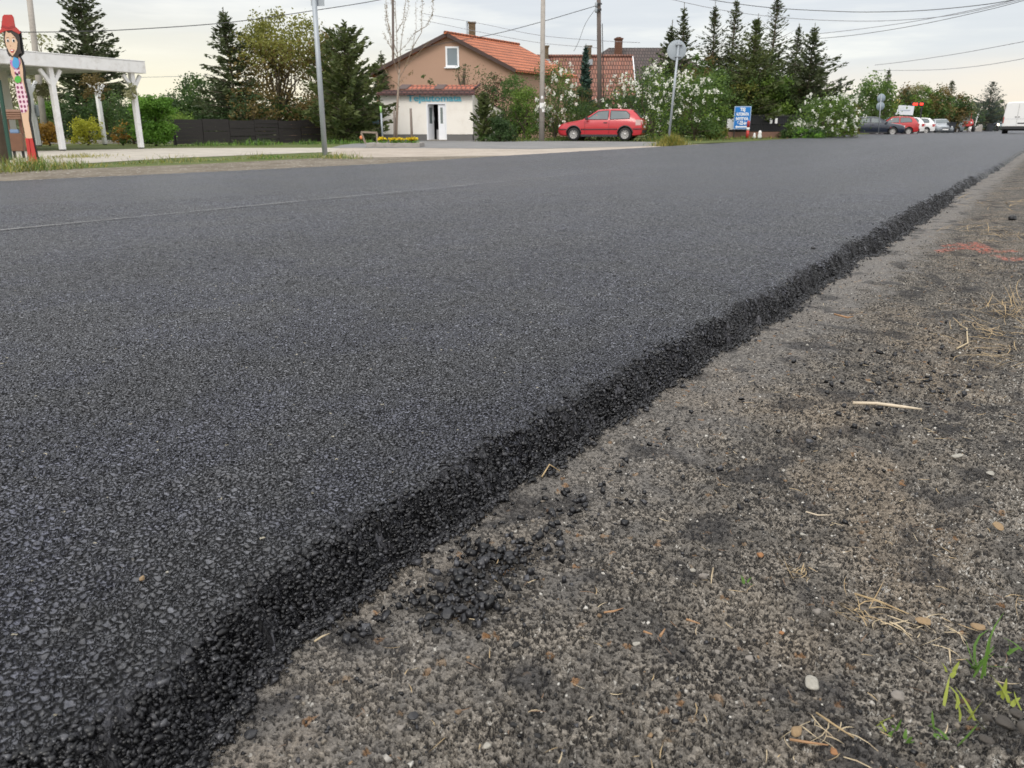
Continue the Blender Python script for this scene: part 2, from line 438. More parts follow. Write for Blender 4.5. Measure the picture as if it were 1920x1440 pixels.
gx, gy, gr, gq = polar_grid()
zr, er = edge_profile(gx, gy)
zr = zr + .004 * fbm(gx * 1.1, gy * .6, 2) * (1 - er)
zr = zr + er * (.010 * fbm(gx * 22, gy * 22, 2))
zr = zr - .012 * sstep(5.8, 7.1, gr)
co, q, at_r = submesh(gx, gy, zr, gq, gx < xe(gy) + .20, {'edge': er})
# the rest of the carriageway, same layer, coarser
ys = np.concatenate([np.arange(-40, -1, 1.0), np.arange(-1, 14, .06), 14 * np.exp(np.arange(0, math.log(700 / 14), .012))])
us = np.array([-9e9, -3.0, -1.0, -.3, -.06, -.03, -.012, .005, .02, .035, .05, .065, .085, .12, .2])
fx = []; fy = []; fz = []; fe = []
for u in us:
    x = left_edge(ys) if u < -100 else xe(ys) + u
    z, e = edge_profile(x, ys)
    if u < -100: e = e * 0; z = z * 0
    r = np.hypot(x, ys)
    fx.append(x); fy.append(ys); fz.append(z - .02 * (1 - sstep(6.6, 7.6, r)) * (r < 7.6)); fe.append(e)
xl = left_edge(ys) - .06
fx.insert(0, xl); fy.insert(0, ys); fz.insert(0, ys * 0 - .16); fe.insert(0, ys * 0 + .6)
n1, n2 = len(fx), len(ys)
idx = np.arange(n1 * n2).reshape(n1, n2)
q2 = np.stack([idx[:-1, :-1], idx[1:, :-1], idx[1:, 1:], idx[:-1, 1:]], -1).reshape(-1, 4)
co2 = np.stack([np.array(fx).ravel(), np.array(fy).ravel(), np.array(fz).ravel()], -1)
q = np.concatenate([q[:, ::-1], q2 + len(co)]); e_all = np.concatenate([at_r['edge'], np.array(fe).ravel()])
co = np.concatenate([co, co2])
tag(np_mesh('road', co, q, M_ASPH, smooth=True, attrs={'edge': e_all}), 'freshly laid dark grey asphalt road running to the right', kind='structure')

zs = shoulder_z(gx, gy) - .01 * sstep(5.8, 7.1, gr)
co, q, at_s = submesh(gx, gy, zs, gq, gx > xe(gy) - .03, {'spray': spray_mask(gx, gy)})
ys = np.concatenate([np.arange(-40, 0, 1.5), np.arange(0, 14, .12), 14 * np.exp(np.arange(0, math.log(700 / 14), .02))])
us = np.array([-.85, -.6, -.4, -.2, 0, .2, .4, .7, 1.2, 2, 4, 8])
X, Y = np.meshgrid(us, ys); Z = shoulder_z(X, Y) + .002
r = np.hypot(X, Y); Z = Z - .03 * (1 - sstep(6.6, 7.6, r))
n1, n2 = X.shape; idx = np.arange(n1 * n2).reshape(n1, n2)
q2 = np.stack([idx[:-1, :-1], idx[:-1, 1:], idx[1:, 1:], idx[1:, :-1]], -1).reshape(-1, 4)
co2 = np.stack([X.ravel(), Y.ravel(), Z.ravel()], -1)
sp_all = np.concatenate([at_s['spray'], np.zeros(len(co2))])
q = np.concatenate([q[:, ::-1], q2 + len(co)]); co = np.concatenate([co, co2])
tag(np_mesh('road_shoulder', co, q, M_SHO, smooth=True, attrs={'spray': sp_all}), 'dusty gravel and soil shoulder beside the new asphalt', kind='structure')

# thin pale paving joint along the middle
sy = np.concatenate([np.arange(-3, 13, .03)])
cx = -4.41 + .008 * vnoise(sy * 2, sy * 0 + 2.5); wv = np.clip(.0065 + .004 * vnoise(sy * 5, sy * 0 + 9.5), .002, .02) * np.clip((13 - sy) / 4, 0, 1)
co = np.concatenate([np.stack([cx - wv, sy, sy * 0 + .007], -1), np.stack([cx + wv, sy, sy * 0 + .007], -1)])
n = len(sy); ii = np.arange(n - 1)
M_JOINT = earth('pale joint dust', (.20, .20, .20), (.33, .33, .32), (.11, .11, .115), 3.)
tag(np_mesh('paving_joint', co, np.stack([ii, ii + n, ii + n + 1, ii + 1], -1), M_JOINT), 'thin pale joint line between the two asphalt lanes', kind='structure')

# base ground to the horizon
M_EARTH = earth('rough verge earth', (.085, .095, .035), (.13, .12, .06), (.17, .15, .09), .5)
gm = MB(); gxs = [-1500, -600, -250, -120, -60, -30, -15, 0, 15, 60, 250, 900]; gys = [-300, -60, -20, 0, 10, 20, 40, 80, 160, 400, 1000, 2500]
gm.add([(a, b_, -.16 if -60 <= a <= 0 and -20 <= b_ <= 80 else -.20) for b_ in gys for a in gxs], [(j * 12 + i, j * 12 + i + 1, j * 12 + i + 13, j * 12 + i + 12) for j in range(11) for i in range(11)])
tag(gm.build('ground', M_EARTH), 'rough grassy earth beyond the road', kind='structure')
def sheet(name, pix, z, mat, label, sub=6):
    pts = [ground(*p, z=z) for p in pix]
    mb = MB(); mb.add(pts, [tuple(range(len(pts)))])
    return tag(mb.build(name, mat), label, kind='structure')
M_VERGE = earth('verge dirt', (.12, .10, .075), (.19, .165, .13), (.25, .22, .18), 2.2, .03)
M_CONC = earth('pavement concrete', (.36, .33, .285), (.44, .405, .35), (.30, .275, .235), 1.5)
M_YARD = earth('pale gravel yard', (.33, .285, .24), (.42, .365, .31), (.26, .225, .19), 1.1, .02)
M_PATH = earth('grey path asphalt', (.17, .17, .17), (.22, .215, .21), (.14, .14, .14), .8)
M_TURF = earth('turf soil', (.07, .095, .025), (.11, .13, .04), (.15, .14, .07), 1.4)
vz = -.155
# verge dirt right along the left road edge (world coordinates, follows the edge)
mb = MB(); yv = [-20, -5, 0, 4, 6, 9, 12.5, 16, 20, 24, 30, 36, 50, 67, 90, 113, 160, 240]
for i in range(len(yv) - 1):
    a, b_ = yv[i], yv[i + 1]; la, lb = float(left_edge(a)) - .02, float(left_edge(b_)) - .02
    wa = 4.4 if a < 14 else 1.6; wb = 4.4 if b_ < 14 else 1.6
    mb.add([(la, a, -.04), (lb, b_, -.04), (lb - .9, b_, -.112), (la - .9, a, -.112)], [(0, 1, 2, 3)])
    mb.add([(la - .9, a, -.112), (lb - .9, b_, -.112), (lb - wb, b_, -.112), (la - wa, a, -.112)], [(0, 1, 2, 3)])
tag(mb.build('verge', M_VERGE), 'strip of brown dirt along the far edge of the asphalt', kind='structure')
sheet('turf', [(-700, 312), (-700, 262), (200, 258), (640, 259), (1000, 256), (1300, 252), (1500, 250), (1600, 249), (1700, 246.5), (1770, 245.2), (1800, 246), (1500, 262), (1330, 268), (1000, 285), (640, 296), (0, 325)], -.132, M_TURF, 'patchy green turf in front of the fences')
sheet('pavement', [(-500, 345), (60, 312), (330, 296), (560, 287), (640, 284), (645, 277), (330, 277.5), (66, 283), (-500, 290)], -.126, M_CONC, 'pale concrete pavement in front of the pergola')
sheet('gravel_yard', [(590, 300), (700, 306), (930, 296), (1290, 275), (1330, 269.5), (1250, 272.5), (1000, 279), (800, 277), (640, 277)], -.122, M_YARD, 'pale dusty gravel yard beside the road')
sheet('path', [(620, 277), (800, 277.6), (1000, 279.4), (1245, 273), (1300, 269), (1240, 266), (990, 263.5), (890, 263), (700, 264.5), (640, 272)], -.118, M_PATH, 'grey asphalt path in front of the small shop')
sheet('parking', [(1640, 249.6), (1760, 248), (1800, 246.4), (1795, 244.5), (1740, 244.3), (1660, 246)], -.122, M_YARD, 'pale gravel parking strip by the far cars')
# ------------------------------------------------------------------ loose stones
_CUB = np.array([(-1, -1, -1), (1, -1, -1), (1, 1, -1), (-1, 1, -1), (-1, -1, 1), (1, -1, 1), (1, 1, 1), (-1, 1, 1)], float) / 1.55
_CUF = np.array([(0, 2, 1), (0, 3, 2), (4, 5, 6), (4, 6, 7), (0, 1, 5), (0, 5, 4), (1, 2, 6), (1, 6, 5), (2, 3, 7), (2, 7, 6), (3, 0, 4), (3, 4, 7)])
def rocks(px, py, pz, size, flat=.65, rough=.42):
    """angular chips: jittered eight-corner blocks"""
    n = len(px)
    v = _CUB[None] + RNG.uniform(-rough, rough, (n, 8, 3)); v[:, 4:, :2] *= RNG.uniform(.45, .95, (n, 1, 1))
    sc = np.stack([RNG.uniform(.85, 1.4, n), RNG.uniform(.65, 1., n), RNG.uniform(.7, 1.1, n) * flat], -1)
    v = v * sc[:, None] * (size[:, None, None] / 2)
    a = RNG.uniform(0, 6.283, n); ca, sa = np.cos(a)[:, None], np.sin(a)[:, None]
    t = RNG.uniform(-.6, .6, n); ct, st = np.cos(t)[:, None], np.sin(t)[:, None]
    y1 = v[..., 1] * ct - v[..., 2] * st; z1 = v[..., 1] * st + v[..., 2] * ct
    x = v[..., 0] * ca - y1 * sa; y = v[..., 0] * sa + y1 * ca
    co = np.stack([x + px[:, None], y + py[:, None], z1 + pz[:, None]], -1).reshape(-1, 3)
    f = (_CUF[None] + 8 * np.arange(n)[:, None, None]).reshape(-1, 3)
    return co, f
def island_mat(name, stops, rough=.85, spec=.3, vs=400.):
    m, nt, b, o = new_mat(name)
    geo = nt.new('ShaderNodeNewGeometry'); cr = nt.new('ShaderNodeValToRGB'); cr.color_ramp.interpolation = 'CONSTANT'
    el = cr.color_ramp.elements
    while len(el) > 1: el.remove(el[-1])
    el[0].position = 0; el[0].color = (*stops[0][1], 1)
    for p, c in stops[1:]:
        e = el.new(p); e.color = (*c, 1)
    nt.put(cr.inputs[0], geo.outputs['Random Per Island'])
    n = nt.noise(nt.obj(), vs, 3)
    nt.put(b.inputs['Base Color'], nt.vmath('SCALE', cr.outputs[0], scale=nt.math('MULTIPLY_ADD', n, .9, .5)))
    b.inputs['Roughness'].default_value = rough; b.inputs['Specular IOR Level'].default_value = spec
    return m
def ray_area(n, xr, yr, yb=1.6):
    y = yr[0] + (yr[1] - yr[0]) * RNG.random(n) ** yb; x = RNG.uniform(xr[0], xr[1], n)
    return x, y
# gravel: dark crumbs, grey, white, tan
M_GRAV = island_mat('gravel stones', [(0, (.03, .03, .03)), (.34, (.06, .055, .05)), (.58, (.13, .115, .10)), (.74, (.19, .165, .135)), (.84, (.34, .32, .29)), (.905, (.48, .46, .42)), (.965, (.17, .115, .07)), (.985, (.25, .17, .10))])
x, y = ray_area(26000, (-.62, .75), (.22, 4.5), 2.0)
keep = (x - xe(y) > .10) & (RNG.random(len(x)) < np.clip((x + .72) / .5 + .1, .15, 1) * (.35 + .65 * (fbm(x * 5, y * 5, 2) > -.1)))
x, y = x[keep], y[keep]
sz = .0022 + .0052 * RNG.random(len(x)) ** 3 + .004 * (RNG.random(len(x)) > .985)
sz = sz * (1 + .25 * np.clip(x * 2, 0, 1))
y2 = .55 + 2.6 * RNG.random(15000) ** 1.5; x2 = RNG.uniform(-.22, .5, 15000); k2 = RNG.random(15000) < np.clip((x2 + .22) * 2.6, .05, 1) * (.3 + .7 * (fbm(x2 * 6, y2 * 3, 2) > 0))
x, y, sz = np.concatenate([x, x2[k2]]), np.concatenate([y, y2[k2]]), np.concatenate([sz, (.0016 + .0030 * RNG.random(k2.sum()) ** 2)])
co, f = rocks(x, y, shoulder_z(x, y) + .003 + sz * .12, sz)
tag(np_mesh('gravel', co, f, M_GRAV), 'fine loose gravel scattered over the shoulder', kind='stuff')
# black asphalt crumbs on and below the crumbling edge
M_CRUMB = island_mat('bitumen crumbs', [(0, (.008, .008, .009)), (.4, (.014, .014, .016)), (.7, (.024, .024, .027)), (.86, (.045, .045, .050)), (.95, (.075, .076, .084))], .30, .4, 900.)
n = 34000; y = .2 + 10 * RNG.random(n) ** 2.4; u = RNG.normal(.020, .017, n) * (1 + .9 * np.clip((y - 1.5) / 4, 0, 1)); x = xe(y) + u
clump = RNG.random(n) < np.clip(1.0 - np.abs(u - .06) * 4, .1, 1) * np.where(u < .045 + .04 * np.clip((y - 1.5) / 4, 0, 1), 1, .35 + .65 * (vnoise(x * 9, y * 9) > .1))
x, y, u = x[clump], y[clump], u[clump]
zb = np.maximum(edge_profile(x, y)[0], shoulder_z(x, y))
sz = (.0035 + .0085 * RNG.random(len(x)) ** 2.2) * (1 + .05 * y)
co1, f1 = rocks(x, y, zb + sz * .12, sz, .62, .52)
# spilled lumps just below the edge
xs, ys2, ss = [], [], []
for (px, py, cnt, spr) in [(850, 1110, 95, .034), (900, 1090, 70, .036), (1000, 1030, 70, .035), (880, 1150, 60, .022), (1080, 940, 70, .045), (930, 1035, 60, .035), (1700, 690, 90, .12), (1640, 740, 60, .12), (1230, 860, 40, .08), (760, 1130, 20, .02), (680, 1170, 26, .02), (1480, 800, 40, .12), (1800, 640, 30, .1)]:
    p = ground(px, py, -.055)
    xs += list(RNG.normal(p.x, spr, cnt)); ys2 += list(RNG.normal(p.y, spr * 1.3, cnt)); ss += list(.0045 + .0115 * RNG.random(cnt) ** 1.8)
xs, ys2, ss = np.array(xs), np.array(ys2), np.array(ss)
co2, f2 = rocks(xs, ys2, np.maximum(edge_profile(xs, ys2)[0], shoulder_z(xs, ys2)) + .004 + ss * .2, ss, .8, .4)
n3 = 12000; y3 = .25 + 4.5 * RNG.random(n3) ** 1.9; x3 = RNG.uniform(-.6, .35, n3); k3 = (RNG.random(n3) < np.clip(.75 - (x3 + .6) * .55, .2, 1) * (.2 + .8 * (fbm(x3 * 7, y3 * 5, 3) > .05))) & (x3 > xe(y3) + .06)
x3, y3 = x3[k3], y3[k3]; s3 = .0022 + .0045 * RNG.random(len(x3)) ** 2.2
co3, f3 = rocks(x3, y3, shoulder_z(x3, y3) + .003 + s3 * .12, s3, .7, .5)
tag(np_mesh('asphalt_crumbs', np.concatenate([co1, co2, co3]), np.concatenate([f1, f2 + len(co1), f3 + len(co1) + len(co2)]), M_CRUMB), 'loose black asphalt crumbs along the ragged road edge', kind='stuff')

def hi_rock(name, px, py, size, mat, label, cat='stone', group=None, z=None, flat=.6, seed=0, elong=1.3, dz=0):
    r = np.random.default_rng(seed + int(px) * 3 + int(py))
    p = ground(px, py, -.058 if z is None else z)
    zz = float(shoulder_z(np.array([p.x]), np.array([p.y]))[0]) + .004 if z is None else z
    bm = bmesh.new(); size *= .86; bmesh.ops.create_icosphere(bm, subdivisions=3, radius=size / 2)
    ph = r.uniform(0, 9, 3)
    planes = [(Vector(r.normal(size=3)).normalized(), r.uniform(.50, .85) * size / 2) for _ in range(9)]
    for v in bm.verts:
        for nrm, dd in planes:
            s = v.co.dot(nrm) - dd
            if s > 0: v.co -= nrm * s * .85
        k = 1 + .07 * math.sin(v.co.x / size * 9 + ph[0]) * math.sin(v.co.y / size * 8 + ph[1]) + .05 * math.sin(v.co.z / size * 13 + ph[2])
        v.co = Vector((v.co.x * elong * k, v.co.y * k, v.co.z * flat * k))
    me = bpy.data.meshes.new(name); bm.to_mesh(me); bm.free()
    me.polygons.foreach_set('use_smooth', [True] * len(me.polygons)); me.materials.append(mat)
    o = link(name, me); o.location = (p.x, p.y, zz + size * flat * .14 + dz); o.rotation_euler = (r.uniform(-.2, .2), r.uniform(-.2, .2), r.uniform(0, 6.3))
    return tag(o, label, cat, group)
M_STW = pm('white stone', (.29, .275, .24), .85, .45, 320, .0006, 700, dirt=(.22, .20, .16))
M_STT = pm('tan stone', (.24, .165, .09), .85, .45, 320, .0006, 700, dirt=(.2, .13, .07))
M_STG = pm('grey stone', (.20, .18, .16), .85, .3, 120, .0006, 700, dirt=(.12, .11, .1))
M_STO = pm('orange stone', (.25, .12, .05), .8, .3, 120, .0006, 700)
M_CLD = pm('dark earth clod', (.060, .053, .046), .95, .4, 90, .003, 200)
M_STB = pm('black clod', (.014, .014, .016), .45, .3, 160, .001, 500)
G = 'loose stones on the shoulder'
s1 = hi_rock('stone', 1523, 1286, .0185, M_STW, 'pale round stone with a dark dent, largest in the foreground soil', group=G, flat=.6)
dm = MB(); dm.lathe([(.0005, -.0012), (.0028, -.0008), (.0036, .0004)], (.002, -.004, .0052), n=10)
for (px, py, s, m_, lab, fl, el) in [
    (1838, 1158, .018, M_STT, 'flat tan stone beside the green grass sprouts', .45, 1.2),
    (1299, 1077, .0095, M_STW, 'small white stone, left one of the upright pair', .9, 1.0),
    (1318, 1087, .0125, M_STG, 'beige elongated stone, right one of the upright pair', .9, 1.3),
    (1192, 1223, .0085, M_STW, 'white oval pebble left of the foreground dry twigs', .6, 1.3),
    (1344, 1229, .0085, M_STG, 'small whitish pebble in the middle of the soil', .7, 1.1),
    (1425, 1042, .012, M_STO, 'orange stone below the whitish gravel patch', .7, 1.2),
    (1465, 1185, .0075, M_STO, 'small orange pebble in the brown soil', .7, 1.2),
    (1404, 1240, .010, M_STG, 'dull beige pebble just right of the whitish one', .6, 1.2),
    (1790, 866, .017, M_STW, 'long white stone chip lying at the upper right', .4, 1.9),
    (1857, 893, .016, M_STW, 'white stone chip lying near the right frame edge', .5, 1.5),
    (1874, 980, .021, M_STT, 'flat tan stone high on the right side', .4, 1.3),
    (1505, 998, .011, M_STW, 'white pebble above the forked dry straw', .5, 1.4),
    (1532, 1148, .013, M_STG, 'pinkish grey stone below the forked dry straw', .8, 1.0),
    (1685, 1300, .016, M_STG, 'brown earthy stone lying right of the dented pale stone', .7, 1.2),
    (1562, 1418, .010, M_STO, 'orange brown pebble at the bottom of the frame', .6, 1.3),
    (1493, 1378, .012, M_STT, 'tan oval stone near the bottom dry grass', .5, 1.4),
    (752, 1374, .0095, M_STG, 'grey round pebble lying below the asphalt clods', .7, 1.1),
    (914, 1414, .009, M_STW, 'light grey pebble at the bottom edge', .7, 1.2),
    (1735, 1150, .016, M_STT, 'tan chip lying between straw and grass sprouts', .4, 1.6),
]: hi_rock('stone', px, py, s, m_, lab, group=G, flat=fl, elong=el)
hi_rock('stone', 267, 1086, .0085, M_STT, 'small tan pebble lying alone on the new asphalt', group='stray pebbles on the asphalt', z=.004, flat=.8)
hi_rock('stone', 314, 1073, .0042, M_STW, 'tiny white pebble lying right of the tan one on the asphalt', group='stray pebbles on the asphalt', z=.004, flat=.8)
GE = 'earth clods of the hummock'
for (px, py, s, lab) in [(1878, 1392, .020, 'largest dark earth clod in the bottom right corner'), (1905, 1350, .017, 'dark earth clod above the largest one at the right edge'), (1842, 1424, .016, 'dark earth clod left of the largest one at the bottom edge'), (1908, 1428, .018, 'lowest dark earth clod in the bottom right corner'), (1850, 1362, .012, 'small dark earth clod between sprout and largest clod')]:
    hi_rock('earth_clod', px, py, s, M_CLD, lab, 'clod', GE, flat=.6, elong=1.15)
GC = 'black clods below the asphalt edge'
for (px, py, s, lab) in [
    (773, 1354, .013, 'round black clod alone on the bottom soil'), (820, 1198, .013, 'black clod just below the lumpy bar of asphalt'),
    (842, 1204, .009, 'small black clod right of the clod below the lumpy bar'), (808, 1170, .016, 'black clod at the left end of the lumpy bar'),
    (842, 1166, .020, 'biggest black clod, middle of the lumpy bar'), (868, 1158, .015, 'black clod at the right end of the lumpy bar'),
    (470, 1376, .014, 'black clod fallen at the foot of the nearest asphalt edge'), (780, 1135, .014, 'black clod at the left of the spilled heap'),
    (905, 1135, .020, 'black clod at the right of the spilled heap'), (915, 1050, .016, 'black clod above the spilled heap'),
    (1525, 466, .022, 'lone black clod lying on the road surface'), (1898, 411, .06, 'dark round clod by the straw at the right edge')]:
    zc = .004 if px == 1525 else None
    hi_rock('clod', px, py, s, M_STB, lab, 'clod', GC, flat=.8, elong=1.15, z=zc)

# ------------------------------------------------------------------ straw, twigs, sprouts
def blade(mb, p, az, el, L, w, bend, n=5, mi=0):
    p = Vector(p); pts = []
    curl = random.gauss(0, .22)
    d = Vector((math.cos(az) * math.cos(el), math.sin(az) * math.cos(el), math.sin(el)))
    side = Vector((-math.sin(az), math.cos(az), 0))
    vs = []; q_ = p.copy()
    for i in range(n):
        t = i / (n - 1); ww = w * (1 - t) ** .6 * (.6 + .8 * min(t * 4, 1) * .5) + w * .04
        vs += [q_ - side * ww / 2, q_ + side * ww / 2 + Vector((0, 0, ww * .25))]
        d = (d + Vector((0, 0, -bend / n)) + side * curl).normalized(); side = Vector((-d.y, d.x, 0)).normalized() if abs(d.x) + abs(d.y) > 1e-6 else side; q_ = q_ + d * L / (n - 1)
    mb.add(vs, [(2 * i, 2 * i + 1, 2 * i + 3, 2 * i + 2) for i in range(n - 1)], mi, True)
M_STRAW = pm('dry straw', (.34, .25, .135), .8, .5, 60, dirt=(.24, .16, .08)); M_STRAW2 = pm('pale straw', (.42, .34, .22), .8, .45, 60, dirt=(.22, .15, .09))
M_SPR = leaf_mat('grass blade green', (.06, .13, .02), (.14, .26, .05), .35); M_SPRY = leaf_mat('grass blade yellow', (.20, .26, .04), (.34, .38, .07), .35)
def tuft(name, px, py, n, L, spread, mat, label, cat, el=(.1, .9), w=.0016, bend=.6, group=None, z=None, az=None):
    p = ground(px, py, -.058 if z is None else z)
    if z is None: p.z = float(shoulder_z(np.array([p.x]), np.array([p.y]))[0]) + .004
    mb = MB()
    for _ in range(n):
        a = random.uniform(0, 6.28) if az is None else random.gauss(az, .5)
        blade(mb, (random.gauss(0, spread * 1.5), random.gauss(0, spread * 1.5), 0), a, random.uniform(*el), L * random.uniform(.3, 1.15), w * random.uniform(.45, 1.0), bend * random.uniform(.3, 1.4))
    o = mb.build(name, mat, recalc=False); o.location = p
    return tag(o, label, cat, group)
GD = 'dry grass on the shoulder'
for (px, py, n, L, sp, lab, el, w) in [
    (1498, 1075, 14, .035, .005, 'small forked straw tuft left of the middle on the soil', (.0, .9), .0016),
    (1620, 1140, 26, .045, .007, 'spiky dry grass tuft in the middle of the soil', (.0, .9), .0018),
    (1668, 1150, 8, .04, .012, 'flattened dry leaves right of the spiky tuft', (.0, .25), .003),
    (1555, 1370, 12, .05, .012, 'straw wisps lying near the bottom of the frame', (.0, .25), .0016),
    (1905, 585, 130, .13, .06, 'bushy straw tuft at the right frame edge', (.0, .9), .0028),
    (1850, 620, 62, .12, .05, 'flattened straw left of the bushy tuft', (.0, .2), .0028),
    (1880, 655, 70, .11, .06, 'lowest flattened straw patch at the right edge', (.0, .3), .0026),
    (1896, 440, 110, .16, .12, 'highest dry straw patch at the right edge', (.0, .5), .004),
    (1906, 380, 90, .22, .2, 'far dry straw patch beside the shoulder', (.0, .5), .006),
    (1905, 1105, 10, .05, .008, 'straw wisps at the right edge above the sprouts', (.0, .6), .0016),
    (1760, 1170, 12, .04, .014, 'brown straw litter left of the flat tan stone', (.0, .2), .002)]:
    tuft('dry_grass', px, py, n, L, sp, M_STRAW if n % 4 else M_STRAW2, lab, 'dry grass', el, w, .5, GD)
GSP = 'green sprouts at the lower right'
for (px, py, n, L, sp, m_, lab) in [
    (1835, 1250, 9, .075, .004, M_SPR, 'tallest green grass sprout at the right of the soil'), (1790, 1255, 3, .028, .003, M_SPRY, 'yellow green sprout left of the tallest one'),
    (1915, 1225, 5, .05, .006, M_SPR, 'green grass blades cut by the right frame edge'), (1816, 1346, 6, .032, .005, M_SPRY, 'low yellow green sprout on the dark hummock'),
    (1690, 1395, 6, .022, .004, M_SPR, 'small curled green sprout near the bottom'), (1652, 1368, 4, .018, .003, M_SPRY, 'tiny yellow green sprout left of the curled one'),
    (1765, 1402, 5, .028, .004, M_SPR, 'flat green sprout at the bottom right'), (1400, 1102, 3, .014, .002, M_SPR, 'tiny dark green leaf sprout in the middle of the soil'),
    (1905, 1320, 6, .04, .006, M_SPRY, 'yellow green blades at the right edge above the hummock')]:
    tuft('grass_sprout', px, py, n, L, sp, m_, lab, 'grass sprout', (.6, 1.4), .0062, .45, GSP)
mbl = MB()
for _ in range(1900):
    y = .25 + 4.5 * random.random() ** 1.8; x = random.uniform(-.58, .5)
    if random.random() > .25 + .75 * min(1, (x + .6) / .8): continue
    z = float(shoulder_z(np.array([x]), np.array([y]))[0]) + .006
    blade(mbl, (x, y, z), random.uniform(0, 6.28), random.uniform(-.05, .15), random.uniform(.004, .022) * (1 + y * .15), .0011 * (1 + y * .2), .1, 4, random.randrange(3))
tag(mbl.build('dry_litter', [M_STRAW, M_STRAW2, pm('brown litter', (.14, .085, .05), .8, .3, 60)], recalc=False), 'tiny bits of straw and dry litter strewn over the shoulder', kind='stuff')
M_TWIG = pm('reddish twig', (.30, .17, .085), .7, .3, 90); M_TWIGP = pm('pale stalk', (.50, .42, .31), .7, .25, 90)
GT = 'twigs lying on the shoulder'
for pts, rad, m_, lab in [
    ([(1598, 764), (1640, 766), (1690, 769), (1728, 771)], .0035, M_TWIGP, 'longest pale stalk lying at the upper right'),
    ([(1604, 1105), (1650, 1118), (1706, 1138)], .0014, M_STRAW, 'straight straw stalk beside the spiky tuft'),
    ([(1132, 1160), (1150, 1157), (1168, 1150)], .0013, M_TWIG, 'short reddish twig left on the soil'),
    ([(1206, 1198), (1222, 1203)], .0015, M_TWIG, 'reddish twig piece, left of the close pair'), ([(1237, 1206), (1246, 1192)], .0017, M_TWIG, 'reddish twig piece, right of the close pair'),
    ([(1286, 1170), (1312, 1176)], .0015, M_TWIG, 'thick short twig above the close pair of twig pieces'),
    ([(1337, 1070), (1334, 1085), (1333, 1098)], .0011, M_STRAW2, 'thin white stalk standing by the pair of stones'),
    ([(1512, 950), (1535, 954), (1562, 951)], .0012, M_TWIGP, 'pale forked stalk high in the middle'),
    ([(1530, 1340), (1560, 1362), (1600, 1390)], .0011, M_STRAW, 'dry stem lying above the bottom straw'),
    ([(1480, 1392), (1510, 1398), (1552, 1406)], .0013, M_TWIG, 'brown twig near the bottom edge'),
    ([(590, 1205), (604, 1196), (618, 1190)], .0012, M_STRAW2, 'straw piece at the foot of the asphalt edge'),
    ([(1016, 890), (1030, 878), (1050, 880)], .0014, M_STRAW, 'curled straw on the asphalt edge'),
    ([(1565, 585), (1590, 592), (1600, 590)], .003, M_TWIG, 'reddish dry leaf stalk beside the far asphalt edge'),
    ([(1795, 650), (1815, 640), (1812, 620), (1798, 612)], .0022, M_STRAW2, 'bent straw loop at the upper right')]:
    P_ = [ground(*p, z=-.055) for p in pts]
    for p in P_:
        p.z = max(float(shoulder_z(np.array([p.x]), np.array([p.y]))[0]), float(edge_profile(np.array([p.x]), np.array([p.y]))[0][0])) + .006 + rad
    if pts[0] == (1016, 890): P_[1].z += .01
    c0 = P_[0].copy(); mb = MB(); mb.tube([p - c0 for p in P_], [rad] * (len(P_) - 1) + [rad * .5], 6)
    o = mb.build('twig', m_); o.location = c0; tag(o, lab, 'twig', GT)

# ------------------------------------------------------------------ sky, sun, camera
w = bpy.data.worlds.new('World'); SC.world = w; w.use_nodes = True
nt = NT(w.node_tree); bg = w.node_tree.nodes['Background']; wo = w.node_tree.nodes['World Output']
SUN_EL, SUN_AZ = math.radians(42), math.radians(165)
sky = nt.new('ShaderNodeTexSky', sky_type='NISHITA'); sky.sun_disc = False; sky.sun_elevation = SUN_EL; sky.sun_rotation = SUN_AZ
bg.inputs['Strength'].default_value = .025; nt.l.new(sky.outputs[0], bg.inputs['Color'])
D_ = nt.new('ShaderNodeTexCoord').outputs['Generated']; d = nt.sep(D_)
el = d[2]
fwd = nt.vmath('DOT_PRODUCT', D_, (FW.x, FW.y, 0)); lat = nt.vmath('DOT_PRODUCT', D_, (RT.x, RT.y, 0))
cl = nt.noise(nt.comb(nt.math('MULTIPLY', lat, 1.0), nt.math('MULTIPLY', fwd, .4), nt.math('MULTIPLY', el, 7.)), 2.6, 6, .55)
cl2 = nt.noise(nt.comb(nt.math('MULTIPLY', lat, 1.), 0, nt.math('MULTIPLY', el, 12.)), 5.5, 5, .6)
grey = nt.mix(cl2, (.625, .635, .665), (.76, .765, .775))
white = nt.mix(cl2, (.86, .85, .815), (.95, .92, .86))
cloud = nt.mix(nt.ramp(cl, .45, .62), grey, white)
hor = nt.ramp(nt.math('ADD', el, nt.math('MULTIPLY', nt.math('SUBTRACT', cl, .5), .10)), .018, nt.ramp(lat, -.45, .3, .165, .08), 1, 0)
warm = nt.mix(nt.ramp(lat, -.5, .35), (1.0, .91, .68), (.92, .81, .69))
cloud = nt.mix(nt.math('MULTIPLY', hor, .92), cloud, warm)
up = nt.ramp(el, .15, .85, 1., 2.0)
back = nt.ramp(fwd, .3, -.6, 1., 1.45)
cloud = nt.vmath('SCALE', cloud, scale=nt.math('MULTIPLY', up, back))
low = nt.ramp(el, -.05, .0)
bg2 = nt.new('ShaderNodeBackground'); nt.put(bg2.inputs['Color'], nt.mix(low, (.12, .12, .10), cloud)); bg2.inputs['Strength'].default_value = .93
ad = nt.new('ShaderNodeAddShader'); nt.l.new(bg.outputs[0], ad.inputs[0]); nt.l.new(bg2.outputs[0], ad.inputs[1]); nt.l.new(ad.outputs[0], wo.inputs['Surface'])
sl = bpy.data.lights.new('sun', 'SUN'); sl.energy = 1.5; sl.angle = math.radians(24); sl.color = (1, .94, .84)
so = bpy.data.objects.new('sun', sl); COL.objects.link(so)
